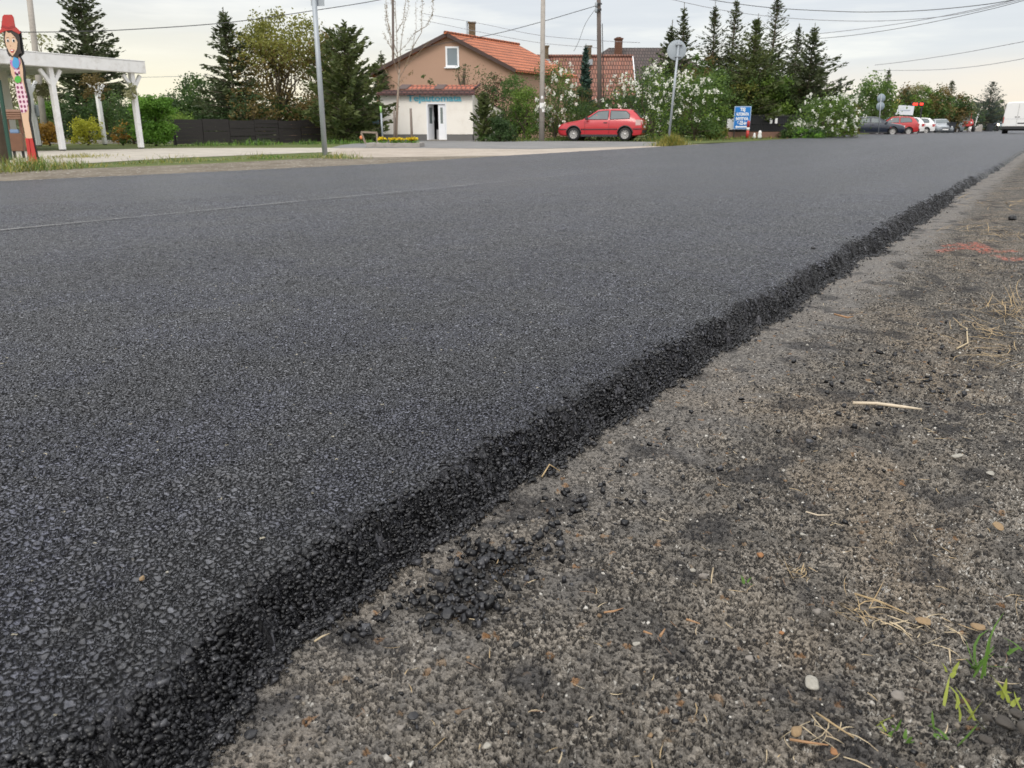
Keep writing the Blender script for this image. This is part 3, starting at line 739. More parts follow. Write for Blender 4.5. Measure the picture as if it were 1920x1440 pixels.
sd = Vector((math.sin(SUN_AZ) * math.cos(SUN_EL), math.cos(SUN_AZ) * math.cos(SUN_EL), math.sin(SUN_EL)))
so.rotation_euler = sd.to_track_quat('Z', 'Y').to_euler(); so.location = (0, -5, 12)

cam = bpy.data.cameras.new('camera'); co_ = bpy.data.objects.new('camera', cam); COL.objects.link(co_)
cam.sensor_width = 36; cam.lens = 36 * F / 1920; cam.clip_start = .02; cam.clip_end = 4000
co_.location = (0, 0, HC); co_.rotation_euler = (math.pi / 2 - PITCH, 0, YAW)
cam.dof.use_dof = True; cam.dof.focus_distance = 1.7; cam.dof.aperture_fstop = 14.
SC.camera = co_
SC.view_settings.view_transform = 'Standard'; SC.view_settings.look = 'None'; SC.view_settings.exposure = 0; SC.view_settings.gamma = 1
SC.cycles.use_denoising = True
SC.cycles.use_adaptive_sampling = True; SC.cycles.adaptive_threshold = .012; SC.cycles.max_bounces = 5; SC.cycles.transparent_max_bounces = 8
# ================================================================== vegetation
def orient_leaves(C, size, aspect=.5, upb=.4, rng=RNG, dirs=None):
    n = len(C)
    if dirs is None:
        d = rng.normal(size=(n, 3)); d[:, 2] *= .7
    else: d = dirs + rng.normal(size=(n, 3)) * .25
    d /= np.linalg.norm(d, axis=1)[:, None] + 1e-9
    r = rng.normal(size=(n, 3)); r[:, 2] *= upb
    s = np.cross(d, r); s /= np.linalg.norm(s, axis=1)[:, None] + 1e-9
    L = size[:, None]; Wd = L * aspect
    v = np.stack([C - d * L / 2, C + s * Wd / 2 - d * L * .05, C + d * L / 2, C - s * Wd / 2 - d * L * .05], 1)
    return v.reshape(-1, 3), np.arange(4 * n).reshape(n, 4)
LM = dict(
    dark=leaf_mat('foliage dark green', (.020, .045, .014), (.065, .115, .035)),
    mid=leaf_mat('foliage mid green', (.030, .070, .014), (.115, .185, .045)),
    bright=leaf_mat('foliage bright green', (.055, .115, .015), (.19, .28, .05)),
    hedge=leaf_mat('foliage hedge green', (.045, .12, .012), (.17, .33, .045)),
    yellow=leaf_mat('foliage yellow', (.22, .25, .02), (.48, .46, .05)),
    ygreen=leaf_mat('foliage yellow green', (.10, .12, .022), (.27, .26, .06)),
    olive=leaf_mat('foliage brown olive', (.085, .065, .020), (.22, .16, .055)),
    orange=leaf_mat('foliage orange', (.16, .085, .02), (.44, .26, .04)),
    red=leaf_mat('foliage dark red', (.045, .020, .015), (.14, .075, .045)),
    pale=leaf_mat('foliage pale green', (.17, .18, .09), (.36, .36, .20)),
    needle=leaf_mat('needles dark', (.026, .040, .016), (.095, .118, .048), .18),
    needle2=leaf_mat('needles green', (.034, .056, .016), (.125, .150, .046), .2),
    needleb=leaf_mat('needles blue green', (.018, .045, .035), (.05, .10, .075), .12),
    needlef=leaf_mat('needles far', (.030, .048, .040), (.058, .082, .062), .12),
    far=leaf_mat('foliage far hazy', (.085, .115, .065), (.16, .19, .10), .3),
    white=leaf_mat('white blossom', (.74, .74, .66), (.88, .88, .82), .25),
    dryy=leaf_mat('yellowing grass', (.22, .20, .04), (.42, .36, .10), .3))
M_BARK = pm('bark', (.09, .07, .05), .9, .35, 9, .01, 40); M_BARKL = pm('pale bark', (.24, .19, .15), .85, .3, 9, .006, 40)

def conifer(label, px, D, top, wpx, mat='needle', base=GZ, dens=1., rise=.35, droop=-.12, power=.85, bot=.05, group='conifers behind the fences', leader=.08, name='conifer_tree', seed=0, jit=.3):
    r = np.random.default_rng(abs(int(px * 7 + top * 3)) + seed)
    p = W(px, D, base); H = zof(top, D) - base; R = wpx * mpp(D) / 2
    root = thing(name, label, 'tree', p, group=group)
    mb = MB(); lean = r.normal(size=2) * .012 * H
    tp = [(lean[0] * (t * t), lean[1] * (t * t), H * t) for t in np.linspace(0, 1, 8)]
    mb.tube(tp, [max(.012, .024 * H * (1 - t) ** .8 * .55 + .012) for t in np.linspace(0, 1, 8)], 7); mb.build('trunk', M_BARK, root, False)
    C = []; S = []; Dr = []; twig = MB()
    t = bot
    while t < 1 - leader * .3:
        L0 = R * min(1, ((1 - t) / (1 - .16)) ** power) * min(1, .7 + t * 2.2) + .05
        sparse = dens if t < .6 else dens * (.72 if dens >= 1 else .42)
        nb = max(3, int(r.integers(6, 10)))
        a0 = r.uniform(0, 6.3)
        for k in range(nb):
            L = L0 * r.uniform(1 - jit, 1 + jit * .5); a = a0 + 6.283 * k / nb + r.normal() * .2
            el = droop + (rise - droop) * t + r.normal() * .07
            bd = np.array([math.cos(a) * math.cos(el), math.sin(a) * math.cos(el), math.sin(el)])
            b0 = np.array([lean[0] * t * t, lean[1] * t * t, H * (t + r.normal() * .006)])
            n = max(4, int(L / .048 * sparse))
            s = r.uniform(.10, 1, n)
            tip = np.array([0, 0, 1.]) * (L * .10)
            pos = b0 + bd * (s * L)[:, None] + tip * (s ** 2)[:, None]
            side = np.array([-math.sin(a), math.cos(a), 0])
            sg = r.choice([-1, 1], n)[:, None]
            wd = (.05 + .22 * (1 - s) * L)[:, None]
            off = side * sg * wd * r.uniform(0, 1, (n, 1)) + np.array([0, 0, -1]) * r.uniform(0, .10 + .05 * L, (n, 1))
            C.append(pos + off); Dr.append(bd * .8 + side * sg * .75 + r.normal(size=(n, 3)) * .15)
            S.append(r.uniform(.18, .40, n) * (.75 + .08 * min(L, 4)))
            if L > .25: twig.tube([b0, b0 + bd * L * .55 + tip * .3, b0 + bd * L * .98 + tip], [.012 + .010 * L, .008 + .004 * L, .004], 4, cap=False)
        t += max(.16, .30 * min(1, L0)) / H * r.uniform(.8, 1.2)
    n = 14; z = np.linspace(H * (1 - leader), H, n)
    C.append(np.stack([z * 0 + lean[0], z * 0 + lean[1], z], -1)); Dr.append(np.stack([r.normal(size=n) * .5, r.normal(size=n) * .5, np.ones(n)], -1)); S.append(np.full(n, .16))
    C = np.concatenate(C); S = np.concatenate(S); Dr = np.concatenate(Dr)
    v, q = orient_leaves(C, S, .34, rng=r, dirs=Dr)
    crown = np_mesh('crown', v, q, LM[mat], root); twig.build('branches', M_BARK, root, False)
    return root

def crown_points(r, n, Rx, Rz, shape='ball', surf=.45):
    d = r.normal(size=(n, 3)); d /= np.linalg.norm(d, axis=1)[:, None]
    rad = r.uniform(0, 1, n) ** surf
    p = d * rad[:, None]
    if shape == 'soft': p = np.sign(p) * np.abs(p) ** .72
    if shape == 'box': p = np.sign(p) * np.abs(p) ** .45 * rad[:, None] ** .3
    return p * np.array([Rx, Rx, Rz])

def broadleaf(label, px, D, top, bottom, wpx, mat='mid', leaf=.13, base=GZ, clumps=70, per=60, cr=.30, name='tree', cat='tree', group=None, shape='ball', trunk=True, bark=None, seed=0, blossom=None, depth=1., surf=.45, extra=None):
    """crown between photo rows top..bottom, wpx wide, standing at distance D"""
    r = np.random.default_rng(abs(int(px * 5 + top * 11)) + seed)
    p = W(px, D, base)
    zt = zof(top, D) - base; zb = max(0.02, zof(bottom, D) - base)
    low = name == 'shrub' and trunk and shape != 'box'
    if low or shape == 'box': zb = 0.
    Rx = wpx * mpp(D) / 2; Rz = (zt - zb) / 2; zc = (zt + zb) / 2
    root = thing(name, label, cat, p, group=group)
    cc = crown_points(r, clumps, Rx * .86, Rz * .86, shape, surf)
    # uneven outline
    if low: cc[:, :2] *= np.where(cc[:, [2]] < 0, np.clip(1 / np.sqrt(np.clip(1.02 - (cc[:, [2]] / Rz) ** 2, .1, 1)), 1, 1.9), 1.)
    if low: cc[:, 2] -= .12 * Rz
    cc *= 1 if shape == 'box' else (1 + .22 * np.sin(cc[:, [1]] * 3.1 / max(Rx, .3) + r.uniform(0, 6)) * np.cos(cc[:, [2]] * 2.7 / max(Rz, .3) + r.uniform(0, 6)))
    cc[:, 1] *= depth
    cc[:, 2] += zc; cc[:, 2] = np.clip(cc[:, 2], .06, None)
    rc = cr * min(Rx, Rz) * r.uniform(.55, 1.25, clumps)
    if trunk:
        mb = MB(); th = max(zb, (.12 if low else .25) * zt)
        rad = .018 * zt + .03
        mb.tube([(0, 0, -.05), (r.normal() * .05, r.normal() * .05, th * .6), (r.normal() * .1, r.normal() * .1, th)], [rad, rad * .8, rad * .6], 8)
        for i in r.choice(clumps, min(clumps, 16), replace=False):
            c = cc[i]; m0 = np.array([0, 0, th * r.uniform(.6, 1)]); m1 = m0 * .5 + c * .5 + r.normal(size=3) * .12 * Rx
            mb.tube([m0, m1, c], [rad * .5, rad * .3, rad * .08], 5, cap=False)
        mb.build('trunk' if name != 'shrub' else 'stems', bark or M_BARK, root, False)
    n = clumps * per; ci = r.integers(0, clumps, n)
    C = cc[ci] + r.normal(size=(n, 3)) * rc[ci][:, None] * np.array([.62, .62, .5])
    C[:, 2] = np.maximum(C[:, 2], .03 + .1 * r.random(n))
    S = leaf * r.uniform(.6, 1.3, n)
    v, q = orient_leaves(C, S, .58, rng=r)
    mats = [LM[mat]]; mi = None
    if extra:
        mats.append(LM[extra[0]]); mi = (r.random(clumps) < extra[1])[ci].astype(int)
        if len(extra) > 2: mi = ((C[:, 2] + r.normal(size=n) * .25 * Rz) > zb + (zt - zb) * extra[2]).astype(int)
    np_mesh('crown' if name != 'shrub' else 'foliage', v, q, None, root, mats=mats, mi=mi)
    if blossom:
        cnt, size, zlo = blossom
        out = cc[np.argsort(-(np.linalg.norm((cc - [0, 0, zc]) / [Rx, Rx * depth, Rz], axis=1) + r.normal(size=clumps) * .2))]
        pts = []
        for k in range(cnt):
            c = out[k % max(4, int(clumps * .7))]
            dd = r.normal(size=3); dd[2] = abs(dd[2]) * .7 + .2; dd -= np.array([FW.x, FW.y, 0]) * 1.1; dd /= np.linalg.norm(dd)
            c = c + dd * rc[k % clumps] * 1.15
            if c[2] < zb + (zt - zb) * zlo * r.uniform(.3, 1.2): continue
            m = 16; hh = r.uniform(0, 1, m); ax = np.array([r.normal() * .4, r.normal() * .4, 1])
            pts.append(c + ax * ((hh - .3) * size * .75)[:, None] + r.normal(size=(m, 3)) * (size * .27 * (1.15 - .7 * hh))[:, None])
        B = np.concatenate(pts); v, q = orient_leaves(B, size * .42 * r.uniform(.7, 1.2, len(B)), .9, rng=r)
        np_mesh('blossom', v, q, LM['white'], root)
    return root

def shrub(label, px, D, top, bottom, wpx, mat, **k):
    k.setdefault('name', 'shrub'); k.setdefault('cat', 'shrub'); k.setdefault('clumps', 60); k.setdefault('per', 75); k.setdefault('leaf', .09); k.setdefault('shape', 'soft')
    return broadleaf(label, px, D, top, bottom, wpx, mat, **k)

# --- left side
conifer('big dark spruce rising behind the white pergola', 188, 42, -30, 176, 'needle', power=.62, dens=2.0, rise=.5, bot=.1)
conifer('slim dark spruce left of the olive brown tree', 448, 40, 14, 155, 'needle', power=.9, dens=1.5, rise=.4)
conifer('full dark green yew like conifer beside the shop', 655, 37, 56, 180, 'needle2', power=.45, dens=2.4, rise=.7, droop=.1, bot=.02, leader=.1)
conifer('small dark spruce peeking left of the brown gable house', 722, 50, 96, 70, 'needle', power=.8, dens=1.2)
broadleaf('tall thin yellow green tree with olive brown lower leaves', 528, 41, 4, 205, 175, 'olive', leaf=.14, clumps=190, per=52, cr=.20, extra=('ygreen', .5, .45), group='leafy trees behind the dark fence', seed=2)
broadleaf('yellow green tree top directly right of the grey pole', 622, 43, 44, 215, 110, 'ygreen', clumps=120, per=60, extra=('olive', .3), group='leafy trees behind the dark fence')
broadleaf('loose mid green tree left of the slim spruce', 392, 42, 128, 252, 125, 'mid', leaf=.13, clumps=80, per=50, cr=.24, group='leafy trees behind the dark fence', extra=('dark', .35))
broadleaf('low brown olive bush in front of the slim spruce', 480, 39, 150, 248, 110, 'olive', leaf=.11, clumps=60, per=40, group='leafy trees behind the dark fence', extra=('dark', .4))
for px_, tp_, wp_, m__ in [(350, 176, 90, 'mid'), (430, 190, 110, 'dark'), (500, 178, 120, 'mid'), (595, 170, 90, 'olive'), (690, 168, 60, 'mid'), (640, 210, 120, 'dark')]:
    shrub({350: 'mid green thicket at the left end of the dark fence', 430: 'dark thicket behind the left part of the dark fence', 500: 'mid green thicket behind the middle of the dark fence', 595: 'brownish thicket by the hidden orange roof', 690: 'light green bush between the yew like conifer and the shop', 640: 'dark thicket at the foot of the yew like conifer'}[px_], px_, 40.5, tp_, 262, wp_, m__, clumps=90, per=60, leaf=.11, group='thickets behind the dark fence', extra=('dark', .35))
broadleaf('dim green bush right behind the dark fence', 560, 42, 180, 256, 110, 'dark', clumps=50, per=50, group='leafy trees behind the dark fence', extra=('olive', .4))
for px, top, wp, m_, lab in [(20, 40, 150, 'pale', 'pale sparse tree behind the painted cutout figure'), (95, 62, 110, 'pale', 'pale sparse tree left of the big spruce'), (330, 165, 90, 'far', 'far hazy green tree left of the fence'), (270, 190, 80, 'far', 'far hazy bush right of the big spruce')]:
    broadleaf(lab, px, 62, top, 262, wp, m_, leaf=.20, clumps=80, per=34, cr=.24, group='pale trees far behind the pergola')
broadleaf('leafy branch end hanging in at the top left corner', 8, 15, -60, 34, 66, 'ygreen', leaf=.09, clumps=22, per=14, cr=.5, group=None, seed=5, base=GZ)
HG = 'shrubs around the pergola'
shrub('bright green clipped hedge block right of the pergola', 294, 30, 176, 271, 72, 'hedge', shape='box', clumps=300, per=50, leaf=.085, cr=.22, group=HG, surf=.5)
shrub('bright yellow shrub behind the pergola posts', 165, 31, 216, 262, 52, 'yellow', clumps=40, per=55, cr=.34, leaf=.08, group=HG)
shrub('orange yellow shrub left of the first pergola post', 92, 30, 226, 264, 44, 'orange', clumps=36, per=50, leaf=.08, group=HG)
shrub('orange tinged shrub between the right pergola posts', 232, 31, 226, 262, 42, 'orange', clumps=30, per=34, leaf=.08, extra=('mid', .5), group=HG)
shrub('dark red shrub far left behind the pergola', 62, 36, 160, 200, 34, 'red', clumps=30, per=40, leaf=.09, group=HG)
shrub('clipped green hedge behind the painted cutout figure', 80, 35, 178, 262, 62, 'hedge', shape='box', clumps=70, per=60, leaf=.09, group=HG, cr=.25)
shrub('dark green bush under the big spruce, left one', 135, 35, 170, 262, 70, 'dark', clumps=60, per=55, group=HG)
shrub('mid green bush under the big spruce, right one', 205, 36, 165, 262, 90, 'mid', clumps=80, per=55, extra=('dark', .5), group=HG)
shrub('grey green bush right of the rear pergola post', 252, 33, 185, 264, 60, 'dark', clumps=60, per=50, extra=('mid', .3), group=HG)
shrub('leafy climber wrapped round the front pergola post', 103, 24.5, 152, 186, 30, 'pale', clumps=24, per=40, leaf=.06, trunk=False, group=HG)
shrub('leafy climber hanging on the right pergola post', 258, 25.5, 150, 186, 26, 'pale', clumps=20, per=34, leaf=.06, trunk=False, group=HG)
shrub('olive climber hanging under the pergola roof', 190, 29, 134, 190, 46, 'olive', clumps=26, per=30, leaf=.08, trunk=False, group=HG)
shrub('yellow green bush right of the clipped hedge block', 345, 36, 205, 262, 60, 'bright', clumps=45, per=50, group=HG)
# --- middle
SG = 'bushes by the small shop'
shrub('dark reddish green bush against the brown gable', 926, 45, 112, 186, 74, 'red', clumps=70, per=55, leaf=.10, group=SG, extra=('dark', .5), trunk=True)
shrub('rounded green bush right of the dark reddish bush', 968, 43, 124, 262, 86, 'mid', clumps=90, per=60, leaf=.10, group=SG)
shrub('light green bush left of the concrete pole', 985, 42, 150, 262, 70, 'bright', clumps=60, per=55, leaf=.10, group=SG, seed=3)
conifer('young pine in front of the white lean to wall', 908, 39, 172, 66, 'needle2', dens=1.6, rise=.9, droop=.5, power=.6, group=SG, bot=.12)
shrub('low juniper bush at the right corner of the shop', 936, 38.5, 214, 266, 54, 'dark', clumps=60, per=70, leaf=.09, group=SG)
shrub('low grassy bush right of the shop corner', 905, 39, 244, 266, 34, 'mid', clumps=20, per=50, leaf=.07, group=SG)
shrub('small green tree top above the shop roof', 800, 45.5, 118, 170, 32, 'dark', clumps=30, per=50, leaf=.10, group=SG, extra=('mid', .4))
broadleaf('thin sapling with few leaves above the right shop roof', 869, 45.5, 108, 172, 30, 'dark', clumps=14, per=16, leaf=.09, cr=.5, group=SG)
shrub('small bush growing left of the tree sapling roof', 755, 46, 150, 176, 26, 'dark', clumps=20, per=40, leaf=.09, group=SG)
LG = 'white lilac bushes'
shrub('white lilac bush directly right of the concrete pole', 1040, 41, 104, 262, 86, 'mid', clumps=110, per=55, leaf=.09, blossom=(95, .185, .25), group=LG, extra=('bright', .3))
shrub('low white lilac bush above the bonnet of the red car', 1105, 43, 178, 262, 110, 'mid', clumps=80, per=50, leaf=.09, blossom=(24, .15, .2), group=LG, extra=('dark', .4))
shrub('largest white lilac bush above the red car', 1222, 42, 108, 262, 180, 'dark', clumps=170, per=60, leaf=.10, blossom=(250, .185, .40), group=LG, extra=('bright', .45))
shrub('white lilac bush right of the round sign post', 1300, 43, 128, 262, 100, 'mid', clumps=110, per=55, leaf=.10, blossom=(60, .20, .4), group=LG, extra=('bright', .3))
shrub('white lilac bush farthest right, before the dark blue car', 1546, 44, 164, 254, 118, 'mid', clumps=130, per=60, leaf=.11, blossom=(120, .185, .1), group=LG, extra=('bright', .35))
conifer('narrow blue green spruce in front of the red tiled roof', 1095, 47, 84, 44, 'needleb', dens=2.2, power=.8, rise=.9, droop=.5, jit=.15)
shrub('brown green thuja below the narrow blue spruce', 1093, 46, 142, 262, 44, 'olive', clumps=60, per=55, leaf=.09, extra=('dark', .6), group=SG)
shrub('grey blue bush left of the brown green thuja', 1068, 47, 160, 262, 30, 'needleb', clumps=40, per=45, leaf=.10, group=SG)
# --- conifers right of the houses
for px, D, top, wp, m_, ds, lab in [
    (1243, 54, 38, 64, 'needle', 1.6, 'dark dense spruce left of the round sign'),
    (1272, 56, 6, 66, 'needle', .9, 'sparse spruce right behind the round sign'),
    (1327, 56, 4, 84, 'needle', .75, 'thin topped spruce, first of the tall pair'),
    (1358, 57, -6, 84, 'needle', .85, 'thin topped spruce, second of the tall pair'),
    (1398, 53, 26, 96, 'needle2', 1.4, 'bushy green spruce in the middle of the conifer row'),
    (1433, 56, -22, 84, 'needle', .7, 'tallest bare topped spruce of the conifer row'),
    (1478, 57, 44, 66, 'needle', .7, 'bare greyish spruce beside the rightmost dense one'),
    (1505, 53, 44, 104, 'needle', 1.4, 'dense dark spruce at the right end of the conifer row')]:
    conifer(lab, px, D, top, wp * 1.9, m_, dens=ds * 1.15, power=1.05, rise=.6, jit=.6, leader=.12)
TG = 'green trees in the fenced garden'
for px, D, top, bot, wp, m_, ex, lab in [
    (1330, 46, 116, 258, 80, 'mid', ('bright', .3), 'light green column tree right of the white lilac'),
    (1378, 53, 140, 250, 90, 'ygreen', ('mid', .5), 'yellowish green tree above the white notice board'),
    (1405, 56, 90, 250, 100, 'mid', ('dark', .5), 'big green tree behind the blue sign'),
    (1452, 53, 130, 252, 76, 'bright', ('mid', .3), 'brightest green tree right of the blue sign'),
    (1490, 54, 136, 252, 96, 'red', ('dark', .6), 'brownish dark tree before the dense dark spruce'),
    (1342, 46, 228, 260, 36, 'ygreen', ('mid', .5), 'low yellowish bush below the white notice board'),
    (1508, 48, 222, 256, 80, 'dark', ('mid', .4), 'dark low bush right of the red and white bollard'),
    (1582, 47, 190, 256, 44, 'olive', ('bright', .3), 'yellow brown narrow bush beside the dark blue car'),
    (1300, 50, 100, 250, 60, 'mid', ('olive', .5), 'olive green tree behind the round sign post')]:
    shrub(lab, px, D, top, bot, wp, m_, extra=ex, clumps=110, per=70, leaf=.13, group=TG, name='tree' if top < 200 else 'shrub', cat='tree' if top < 200 else 'shrub')
shrub('flat spreading juniper at the road edge', 1512, 41, 237, 260, 74, 'hedge', clumps=60, per=60, leaf=.09, group=TG, extra=('dark', .5))
# --- far right
FG = 'trees along the far road side'
for px, D, top, bot, wp, m_, ex, lab in [
    (1632, 74, 126, 246, 96, 'mid', ('bright', .35), 'broad green tree behind the dark blue car'),
    (1690, 97, 150, 246, 62, 'dark', ('olive', .4), 'dark tree behind the oval yellow sign'),
    (1712, 105, 148, 240, 60, 'pale', None, 'pale sparse tree behind the white billboard'),
    (1727, 92, 166, 246, 54, 'bright', ('mid', .3), 'bright green tree behind the red light display'),
    (1752, 92, 156, 244, 70, 'mid', ('olive', .4), 'olive green tree right of the red light display'),
    (1790, 96, 176, 244, 60, 'olive', ('dark', .5), 'brownish tree above the silver saloon'),
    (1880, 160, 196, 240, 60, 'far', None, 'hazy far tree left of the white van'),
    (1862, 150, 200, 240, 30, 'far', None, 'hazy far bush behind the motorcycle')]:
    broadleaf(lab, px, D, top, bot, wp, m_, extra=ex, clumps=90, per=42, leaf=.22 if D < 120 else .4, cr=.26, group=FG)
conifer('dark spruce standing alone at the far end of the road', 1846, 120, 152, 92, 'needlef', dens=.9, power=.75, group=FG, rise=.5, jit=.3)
conifer('dark pointed spruce behind the broad green tree', 1652, 92, 128, 50, 'needle', dens=.7, group=FG)
conifer('dark pointed spruce above the silver saloon', 1772, 100, 150, 62, 'needle', dens=.7, group=FG)
conifer('tiny far spruce top right of the conifer row', 1565, 100, 144, 26, 'needlef', dens=.8, group=FG)
# dark far hedge mass closing the view between the gardens
for px, D, top, wp, lab in [(1560, 70, 170, 120, 'dark green mass of trees behind the rightmost lilac'), (1420, 66, 128, 220, 'dark garden trees filling in behind the conifer row'), (1180, 56, 160, 160, 'dark shrubs in the yard behind the large lilac'), (620, 55, 175, 140, 'dark trees in the yard behind the street pole'), (1780, 108, 196, 120, 'dark shrubbery behind the parked silver cars')]:
    broadleaf(lab, px, D, top, 262 if D < 80 else 246, wp, 'dark', clumps=100, per=40, leaf=.2, cr=.3, group='dark garden thickets')
# far tree line toward the horizon
rr = np.random.default_rng(3); pts = []
for px in np.arange(-900, 2600, 6.0):
    if 1868 < px < 2010: continue
    D = rr.uniform(190, 260); tp = W(px, D, 0); h = rr.uniform(3.5, 7.5)
    m = 26; pts.append(np.stack([tp.x + rr.normal(size=m) * 1.6, tp.y + rr.normal(size=m) * 1.6, rr.uniform(-.2, h, m)], -1))
P_ = np.concatenate(pts); v, q = orient_leaves(P_, rr.uniform(.9, 1.9, len(P_)), .8, rng=rr)
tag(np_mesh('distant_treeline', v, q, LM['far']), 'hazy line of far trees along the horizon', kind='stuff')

# --- bare young street tree with planter
tp = W(743, gdist(275)); tr = thing('young_tree', 'bare young street tree with few buds in a flower planter', 'tree', tp)
D0 = gdist(275); k0 = mpp(D0)
def rel(px, py, dy=0.): p = at(px, py, D0) - tp; return (p.x + FW.x * dy, p.y + FW.y * dy, p.z)
mb = MB()
mb.tube([rel(742, 276), rel(743, 240), rel(746, 180), rel(749, 130)], [.06, .048, .036, .026], 8)
BR = [[(749, 130), (745, 95), (744, 50), (742, 0), (741, -30)], [(747, 150), (757, 130), (772, 90), (778, 50), (777, 0)], [(772, 92), (790, 60), (790, 20), (792, -10)], [(775, 64), (800, 50), (812, 30), (814, 0)], [(747, 140), (737, 110), (729, 60), (722, 20), (722, -20)], [(745, 100), (735, 70), (726, 30)], [(744, 60), (755, 40), (760, 0), (761, -20)], [(749, 128), (752, 90), (758, 50), (768, 20), (770, -20)], [(746, 110), (730, 85), (716, 60)], [(757, 130), (780, 105), (806, 78)], [(745, 100), (764, 80), (772, 66)], [(748, 160), (735, 150), (718, 120)], [(748, 155), (765, 140), (775, 135)], [(742, 30), (735, 10), (733, -20)], [(729, 62), (724, 40), (728, 10)]]
bud = []
for i, b_ in enumerate(BR):
    dy = random.uniform(-.6, .6); n = len(b_)
    P2_ = [rel(x, y, dy * j / n) for j, (x, y) in enumerate(b_)]
    mb.tube(P2_, [max(.004, .014 * (1 - j / n) * (1 if i < 9 else .6)) for j in range(n)], 5)
    for j in range(n - 1):
        for t in np.arange(.1, 1, .11 if j > 0 else .3):
            c = np.array(P2_[j]) * (1 - t) + np.array(P2_[j + 1]) * t
            for _ in range(3 + 2 * (j >= n - 3)): bud.append(c + RNG.normal(size=3) * .032)
mb.build('trunk', M_BARKL, tr, False)
v, q = orient_leaves(np.array(bud), RNG.uniform(.02, .055, len(bud)), .6); np_mesh('buds', v, q, LM['olive'], tr)
M_KERB = pm('kerb concrete', (.30, .28, .26), .85, .2, 5, .004, 60, dirt=(.18, .16, .14)); M_SOIL = earth('planter soil', (.06, .045, .03), (.09, .07, .05), (.12, .1, .07), 6)
pl = thing('planter', 'low square concrete planter around the bare young tree', 'planter', tp, YAW)
mb = MB(); hw = .88; z1 = .13
mb.box(-hw, hw, -.8, -.68, 0, z1).box(-hw, hw, .68, .8, 0, z1).box(-hw, -hw + .12, -.68, .68, 0, z1).box(hw - .12, hw, -.68, .68, 0, z1); mb.build('frame', M_KERB, pl, bevel=.012)
MB().box(-hw + .12, hw - .12, -.68, .68, 0, z1 - .03).build('soil', M_SOIL, pl)
M_PET = leaf_mat('yellow petals', (.60, .42, .01), (.80, .62, .03), .2)
GF = 'yellow pansies in the planter'
for px, dy, n, lab in [(716, -.45, 60, 'yellow flower clump at the left end of the planter'), (737, -.5, 60, 'yellow flower clump in front of the tree trunk'), (751, -.35, 55, 'yellow flower clump just right of the trunk'), (768, -.4, 55, 'yellow flower clump left of the planter stake'), (777, -.3 , 52, 'paler yellow flower clump right of the planter stake')]:
    p = W(px, D0 + dy, GZ + z1 - .03); f_ = thing('flower_clump', lab, 'flowers', p, group=GF)
    c = RNG.normal(size=(n, 3)) * [.075, .075, .02] + [0, 0, .16]; v, q = orient_leaves(c, RNG.uniform(.05, .09, n), .9, 1.); np_mesh('petals', v, q, M_PET, f_)
    c = RNG.normal(size=(n, 3)) * [.10, .10, .03] + [0, 0, .07]; c[:, 2] = np.abs(c[:, 2]); v, q = orient_leaves(c, RNG.uniform(.06, .11, n), .4); np_mesh('leaves', v, q, LM['hedge'], f_)
sk = MB(); p = W(773, D0 - .3); sk.tube([(0, 0, 0), tuple(at(770, 203, D0 - .3) - p)], [.045, .038], 8)
o = sk.build('stake', pm('weathered stake', (.17, .14, .12), .9, .3, 8)); o.location = p; tag(o, 'plain wooden stake standing in the right of the planter', 'stake')
sk = MB(); p = W(744, D0 - .12); sk.tube([(0, 0, 0), tuple(at(743, 204, D0 - .12) - p)], [.04, .036], 8)
o = sk.build('stake', pm('weathered stake', (.17, .14, .12))); o.location = p + RT * -.07; tag(o, 'wooden stake tied against the bare tree trunk', 'stake')

# --- roadside grass
def grass_strip(name, label, line, n, h, spread, mats, kind='stuff', z=GZ, w=.012):
    P_ = [ground(*p, z=z) for p in line]; seg = [(b_ - a).length for a, b_ in zip(P_[:-1], P_[1:])]; tot = sum(seg)
    mb = MB()
    for _ in range(n):
        u = random.random() * tot; i = 0
        while i < len(seg) - 1 and u > seg[i]: u -= seg[i]; i += 1
        c = P_[i].lerp(P_[i + 1], u / seg[i]) + Vector((random.gauss(0, spread), random.gauss(0, spread), 0))
        k = .15 + 1.25 * (float(vnoise(c.x * 1.1, c.y * 1.1)) * .5 + .5) ** 1.6
        if random.random() > k: continue
        blade(mb, c, random.uniform(0, 6.28), random.uniform(.7, 1.5), h * k * random.uniform(.5, 1.3), w, random.uniform(.2, 1.2), 4, random.randrange(len(mats)))
    return tag(mb.build(name, mats, recalc=False), label, kind=kind)
GM = [LM['mid'], LM['bright'], LM['ygreen'], LM['pale'], LM['dryy']]
grass_strip('roadside_grass', 'ragged green and straw coloured grass along the far road edge', [(-60, 327), (60, 320), (110, 315), (330, 304), (560, 294), (660, 299)], 6500, .21, .24, GM, w=.012)
grass_strip('tall_grass', 'taller fresh grass at the foot of the grey pole', [(470, 299), (560, 295), (590, 295)], 700, .26, .16, [LM['mid'], LM['bright'], LM['hedge']], w=.014)
grass_strip('dry_turf', 'dry straw coloured grass before the pergola', [(70, 300), (130, 296), (170, 293)], 900, .07, .35, [LM['dryy'], LM['pale'], LM['ygreen']], w=.015)
grass_strip('fence_grass', 'green grass along the foot of the dark fence', [(330, 274), (470, 272), (620, 270), (700, 267)], 3200, .26, .5, [LM['mid'], LM['hedge'], LM['bright'], LM['dark']], w=.03)
grass_strip('yard_grass', 'grass under the bushes between the shop and the red car', [(890, 265.5), (1010, 264.5), (1060, 264), (1210, 265), (1260, 266)], 2600, .26, .5, [LM['mid'], LM['dark'], LM['ygreen']], w=.03)
